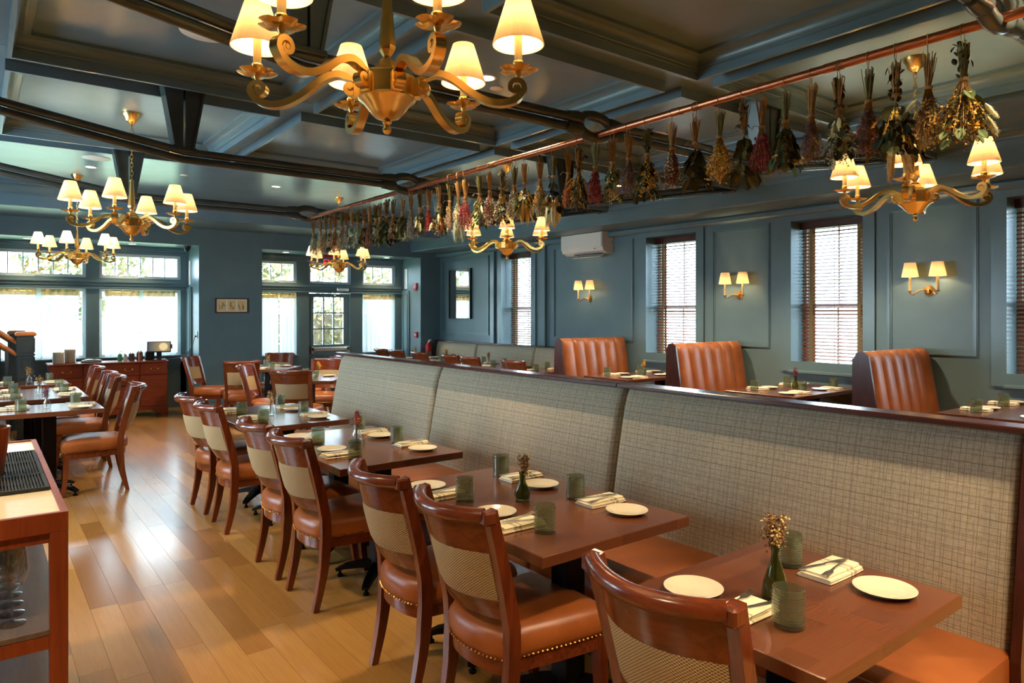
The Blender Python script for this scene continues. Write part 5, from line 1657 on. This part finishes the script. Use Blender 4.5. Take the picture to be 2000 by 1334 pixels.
MB().lathe([(.0, .0), (.030, .0), (.032, .004), (.032, .085), (.026, .10), (.012, .106), (.0, .106)], 20).build('bottle_body', 'hand_soap', t, smooth=True)
MB().lathe([(.012, .104), (.012, .118), (.004, .12), (.004, .145), (.0, .145)], 12).box(-.006, .035, -.006, .006, .140, .150, .002).build('pump', 'white_plastic', t)
t = thing('card_holder', 'small box of upright tan cards on the sideboard', 'box', (1.775, 12.0, SZ))
MB().frame(-.025, .025, -.03, .03, .004, 0, .07, 'xy').build('holder_box', 'white_plastic', t)
for k in range(4): MB().box(-.018 + .009 * k, -.014 + .009 * k, -.024, .024, .004, .112 - .006 * k).build('card', 'menu_card', t)
for q, (x_, m_, lb) in enumerate(((1.855, 'frame_wood', 'brown pencil cup full of pencils on the sideboard'), (1.965, 'copper', 'dark copper cup of check presenters on the sideboard'))):
    t = thing('pencil_cup', lb, 'cup', (x_, 11.98, SZ), 0, 'desk cups on the sideboard')
    r_ = .040 + .004 * q; h_ = .105 + .02 * q
    MB().lathe([(.0, .0), (r_, .0), (r_, h_), (r_ - .003, h_), (r_ - .003, .004), (.0, .004)], 20).build('cup_body', m_, t, smooth=True)
    for k in range(6):
        a = k * 1.05; MB().tube([(.015 * math.cos(a), .015 * math.sin(a), .006), (.028 * math.cos(a), .028 * math.sin(a), h_ + .012 + .006 * (k % 3))], .0035, 6).build('pencil', 'pencil_wood' if q == 0 else 'black_plastic', t)
t = thing('menu_box', 'black open-topped menu box beside the screen on the sideboard', 'box', (2.10, 11.97, SZ))
MB().frame(-.060, .060, -.045, .045, .006, 0, .125, 'xy').box(-.055, .055, -.04, .04, 0, .004).build('box_shell', 'black_plastic', t)
for k in range(5): MB().box(-.050, .050, -.034 + k * .014, -.031 + k * .014, .004, .132 + .002 * k).build('menu', 'paper', t)
t = thing('pos_terminal', 'black point-of-sale screen showing an orange disc on the sideboard', 'screen', (2.235 - .02, 11.86, SZ), R(-12))
MB().box(-.10, .10, -.08, .09, 0, .016, .005).build('base', 'black_plastic', t)
MB().box(-.035, .035, .0, .045, .016, .13, .006).build('stand', 'black_plastic', t)
hd = MB().box(-.165, .165, -.018, .018, -.085, .085, .006).build('screen_housing', 'black_plastic', t, loc=(0, -.01, .205)); hd.rotation_euler = (R(-14), 0, 0)
MB().box(-.152, .152, -.0195, -.0185, -.072, .072).build('display', 'pos_screen', hd)
MB().box(.165, .185, -.012, .012, -.03, .04, .004).build('card_reader', 'grey_plastic', hd)

# ================================================================ STAIR AT THE PICTURE EDGE
def newel(x, y, top, label):
    t = thing('newel_post', label, 'newel post', (x, y, 0), 0, 'panelled stair newels')
    w = .085
    MB().box(-w, w, -w, w, 0, top - .045).build('post', 'dark_paint', t)
    for z0, z1 in ((.30, .78), (.86, 1.02), (1.08, top - .08)):
        for s in (-1, 1):
            MB().frame(-w + .02, w - .02, z0, z1, .018, s * w - (0 if s > 0 else .010), s * w + (.010 if s > 0 else 0), 'xz').build('panel_molding', 'dark_paint', t)
            MB().frame(-w + .02, w - .02, z0, z1, .018, s * w - (0 if s > 0 else .010), s * w + (.010 if s > 0 else 0), 'yz').build('panel_molding', 'dark_paint', t)
    MB().box(-w - .012, w + .012, -w - .012, w + .012, 1.04, 1.06, .004).build('collar', 'dark_paint', t)
    MB().rings([(-w - .022, -w - .022), (w + .022, -w - .022), (w + .022, w + .022), (-w - .022, w + .022)], [(.014, top - .05), (0, top - .04), (0, top - .02), (.03, top)]).build('cap', 'stair_wood', t)
newel(.46, 10.55, 1.335, 'dark panelled newel post with a wooden cap nearest the side tables')
newel(.40, 11.45, 1.335, 'dark panelled newel post partly hidden behind the front newel')
newel(-.62, 10.55, 2.02, 'upper newel post whose wooden cap just enters the picture')
for q, (x_, y_, lb) in enumerate(((.46, 10.55, 'nearest the side tables'), (.40, 11.45, 'against the window bay'))):
    t = thing('stair_railing', 'sloping wooden handrail with dark balusters ' + lb, 'railing', (x_, y_, 0), 0, 'stair railings')
    for zz, nm in ((1.20, 'handrail'), (1.05, 'lower_rail')):
        MB().tube([(-.085, 0, zz), (-.99, 0, zz + .70)], .032, 10, flat=.8).build(nm, 'stair_wood', t, smooth=True)
    for k in range(6):
        xx = -.19 - .14 * k; MB().box(xx - .02, xx + .02, -.02, .02, .0 + .2 * (k // 2), 1.045 - (xx + .085) * .7735, .002).build('baluster', 'dark_paint', t)
for k in range(5):
    tn += 1
    struct(MB().box(.30 - .26 * (k + 1), .30 - .26 * k, 10.64, 11.36, 0, .18 * (k + 1)).build('trim_%d' % tn, 'mahogany'))

# ================================================================ ON THE WALLS
t = thing('air_conditioner', 'white wall-mounted air conditioner high on the panelled wall', 'air conditioner', (XW, 7.52, 2.44))
pr = [(0, .0), (-.12, -.0), (-.20, .035), (-.225, .10), (-.225, .295), (-.20, .305), (0, .305)]
b = MB(); n = len(pr)
for y in (-.44, .44): b.v += [(x, y, z) for x, z in pr]
b.f += [tuple(range(n)), tuple(range(2 * n - 1, n - 1, -1))] + [(i, i + n, (i + 1) % n + n, (i + 1) % n) for i in range(n)]
b.build('housing', 'white_plastic', t)
MB().box(-.240, -.226, -.435, .435, .085, .300, .006).build('front_cover', 'white_plastic', t)
MB().box(-.17, -.10, -.36, .22, -.004, .002).build('air_slot', 'black_plastic', t)
o = MB().box(-.11, .0, -.36, .22, -.008, .0, .003).build('louver', 'white_plastic', t, loc=(-.10, 0, -.008)); o.rotation_euler = (0, R(-22), 0)
MB().box(-.229, -.223, -.30, -.27, .06, .07).build('indicator', 'grey_plastic', t)

t = thing('wall_mirror', 'upright black-framed mirror on the panelled wall by the far corner', 'mirror', (XW, 11.09, 1.46))
MB().frame(-.37, .37, 0, .95, .014, -.045, -.001, 'yz').build('mirror_frame', 'black_plastic', t)
MB().box(-.030, -.026, -.356, .356, .014, .936).build('mirror_glass', 'mirror', t)

t = thing('framed_prints', 'small framed row of three botanical prints on the pier wall', 'picture', (3.295, YP, 1.573))
MB().frame(-.26, .26, 0, .24, .016, -.022, -.001, 'xz').build('picture_frame', 'frame_wood', t)
MB().box(-.245, .245, -.010, -.006, .015, .225).build('mount', 'paper', t)
rr = random.Random(5)
for k in range(3):
    cx_ = -.155 + .155 * k
    o = MB().box(cx_ - .062, cx_ + .062, -.0115, -.0101, .035, .205).build('print_sheet', 'menu_card', t)
    b = MB()
    for q in range(5):
        x0 = cx_ + rr.uniform(-.04, .04); z0 = rr.uniform(.05, .12); x1 = x0 + rr.uniform(-.015, .015); z1 = z0 + rr.uniform(.03, .07)
        b.tube([(x0, -.0122, z0), (x1, -.0122, z1)], .0012, 4)
        for w in range(4):
            u = w / 4; px_, pz_ = x0 + (x1 - x0) * u, z0 + (z1 - z0) * u
            b.poly([(px_, -.0123, pz_), (px_ + .008, -.0123, pz_ + .007), (px_ + .002, -.0123, pz_ + .012)])
            b.poly([(px_, -.0123, pz_), (px_ - .008, -.0123, pz_ + .007), (px_ - .002, -.0123, pz_ + .012)])
    b.build('ink_drawing', 'd_dark', o)

# EXIT sign over the street door
t = thing('exit_sign', 'red EXIT sign hanging in front of the door transom', 'sign', (5.21, 12.30, 2.42))
MB().box(-.16, .16, -.006, .006, 0, .19, .002).build('sign_blade', 'clear_glass', t)
MB().box(-.15, .15, -.02, .02, .19, .235, .004).build('sign_mount', 'alarm_red', t)
cu = bpy.data.curves.new('exit_letters', 'FONT'); cu.body = 'EXIT'; cu.size = .16; cu.align_x = 'CENTER'; cu.extrude = .002
cu.materials.append(MT['exit_red'])
tmp = bpy.data.objects.new('letters', cu); COL.objects.link(tmp); bpy.context.view_layer.update()
me = bpy.data.meshes.new_from_object(tmp); bpy.data.objects.remove(tmp)
if not me.materials: me.materials.append(MT['exit_red'])
o = put('lettering', me, t); o.location = (0, -.012, .035); o.rotation_euler = (R(90), 0, 0)

def vent(x, y, z, rz, label):
    t = thing('wall_vent', label, 'vent', (x, y, z), rz, 'slotted wall vents')
    MB().frame(-.055, .055, -.20, .20, .014, -.012, 0, 'xz').box(-.05, .05, -.003, 0, -.195, .195).build('vent_frame', 'white_plastic', t)
    me = MB().box(-.041, .041, -.010, -.003, -.005, .005).mesh('louver', 'white_plastic')
    for k in range(17): put('louver', me, t, (0, 0, -.17 + k * .0213))
vent(DX1, 12.42, 2.26, R(-90), 'white slotted vent on the door recess side wall')
vent(BX1, 12.42, 2.24, R(-90), 'white slotted vent on the window bay side wall')
t = thing('fire_alarm', 'red fire alarm strobe high on the recess wall', 'alarm', (DX1, 12.02, 2.09))
MB().box(-.035, 0, -.05, .05, -.07, .07, .006).build('alarm_body', 'alarm_red', t)
MB().lathe([(.0, .014), (.018, .010), (.024, 0)], 14).build('strobe_lens', 'white_plastic', t, smooth=True, loc=(-.036, 0, -.01)).rotation_euler = (0, R(-90), 0)
t = thing('alarm_pull', 'small red alarm pull station lower on the recess wall', 'alarm', (DX1, 12.0, 1.14))
MB().box(-.035, 0, -.045, .045, -.06, .06, .006).build('pull_body', 'alarm_red', t)
MB().box(-.042, -.035, -.030, .030, -.012, .012, .002).build('pull_bar', 'white_plastic', t)
t = thing('wall_cabinet', 'slim teal cupboard door on the door recess side wall', 'cabinet', (DX1, 12.42, .2))
MB().box(-.03, 0, -.14, .14, 0, 1.82, .004).build('door', 'trim_paint', t)
MB().frame(-.10, .10, .06, 1.76, .02, -.040, -.030, 'yz').build('panel_molding', 'trim_paint', t)
MB().bead((-.04, .09, .86), .010, 8).build('knob', 'black_plastic', t)
t = thing('shutter_panel', 'slim teal shutter door on the window bay side wall', 'cabinet', (BX1, 12.42, .2))
MB().box(-.03, 0, -.14, .14, 0, 1.80, .004).build('door', 'trim_paint', t)
MB().frame(-.10, .10, .06, 1.74, .02, -.040, -.030, 'yz').build('panel_molding', 'trim_paint', t)
t = thing('security_camera', 'small black dome camera in the corner of the window bay', 'camera', (2.66, 12.05, 2.65))
MB().lathe([(.0, 0), (.052, 0), (.052, -.02), (.046, -.05), (.03, -.08), (.0, -.092)][::-1], 20).build('dome', 'black_plastic', t, smooth=True)
MB().lathe([(.058, 0), (.058, -.012), (.050, -.016)], 20).build('collar', 'grey_plastic', t)
t = thing('wall_socket', 'white double socket on the window bay side wall', 'socket', (BX1, 11.98, 1.22))
MB().box(-.008, 0, -.04, .04, -.06, .06, .002).build('cover_plate', 'white_plastic', t)
for z_ in (-.025, .025): MB().box(-.0095, -.008, -.016, .016, z_ - .014, z_ + .014).build('outlet', 'cream_paint', t)
MB().box(-.035, -.008, -.014, .014, -.04, -.012, .003).build('plug', 'black_plastic', t)
tag(MB().tube([(2.76, 11.98, 1.19), (2.72, 11.95, 1.05), (2.62, 11.92, .90), (2.50, 11.93, .74), (2.42, 11.98, .62), (2.345, 12.05, .60)], .004, 6).tube([(2.76, 11.985, 1.17), (2.70, 11.99, .98), (2.55, 12.0, .86), (2.40, 12.02, .845), (2.30, 12.03, .846)], .004, 6).build('power_cable', 'grey_plastic', None, True), 'looping grey power cable from the socket to the sideboard', 'cable')
t = thing('fire_extinguisher', 'red fire extinguisher hanging behind the wall bench tables', 'extinguisher', (6.98, YP - .09, .62))
MB().lathe([(.0, .0), (.055, .0), (.062, .01), (.062, .30), (.05, .34), (.022, .365), (.020, .38), (.0, .38)], 20).build('cylinder_body', 'alarm_red', t, smooth=True)
MB().box(-.02, .02, -.05, .02, .38, .41, .004).ribbon([(0, .02, .41), (0, -.05, .43), (0, -.11, .425)], .006, .018, (1, 0, 0)).build('valve_handle', 'steel', t)
MB().tube([(.02, -.02, .39), (.07, -.02, .36), (.075, -.01, .15)], .008, 8).build('hose', 'black_plastic', t, smooth=True)
MB().box(-.03, .03, .055, .09, .25, .29).build('wall_bracket', 'black_iron', t)
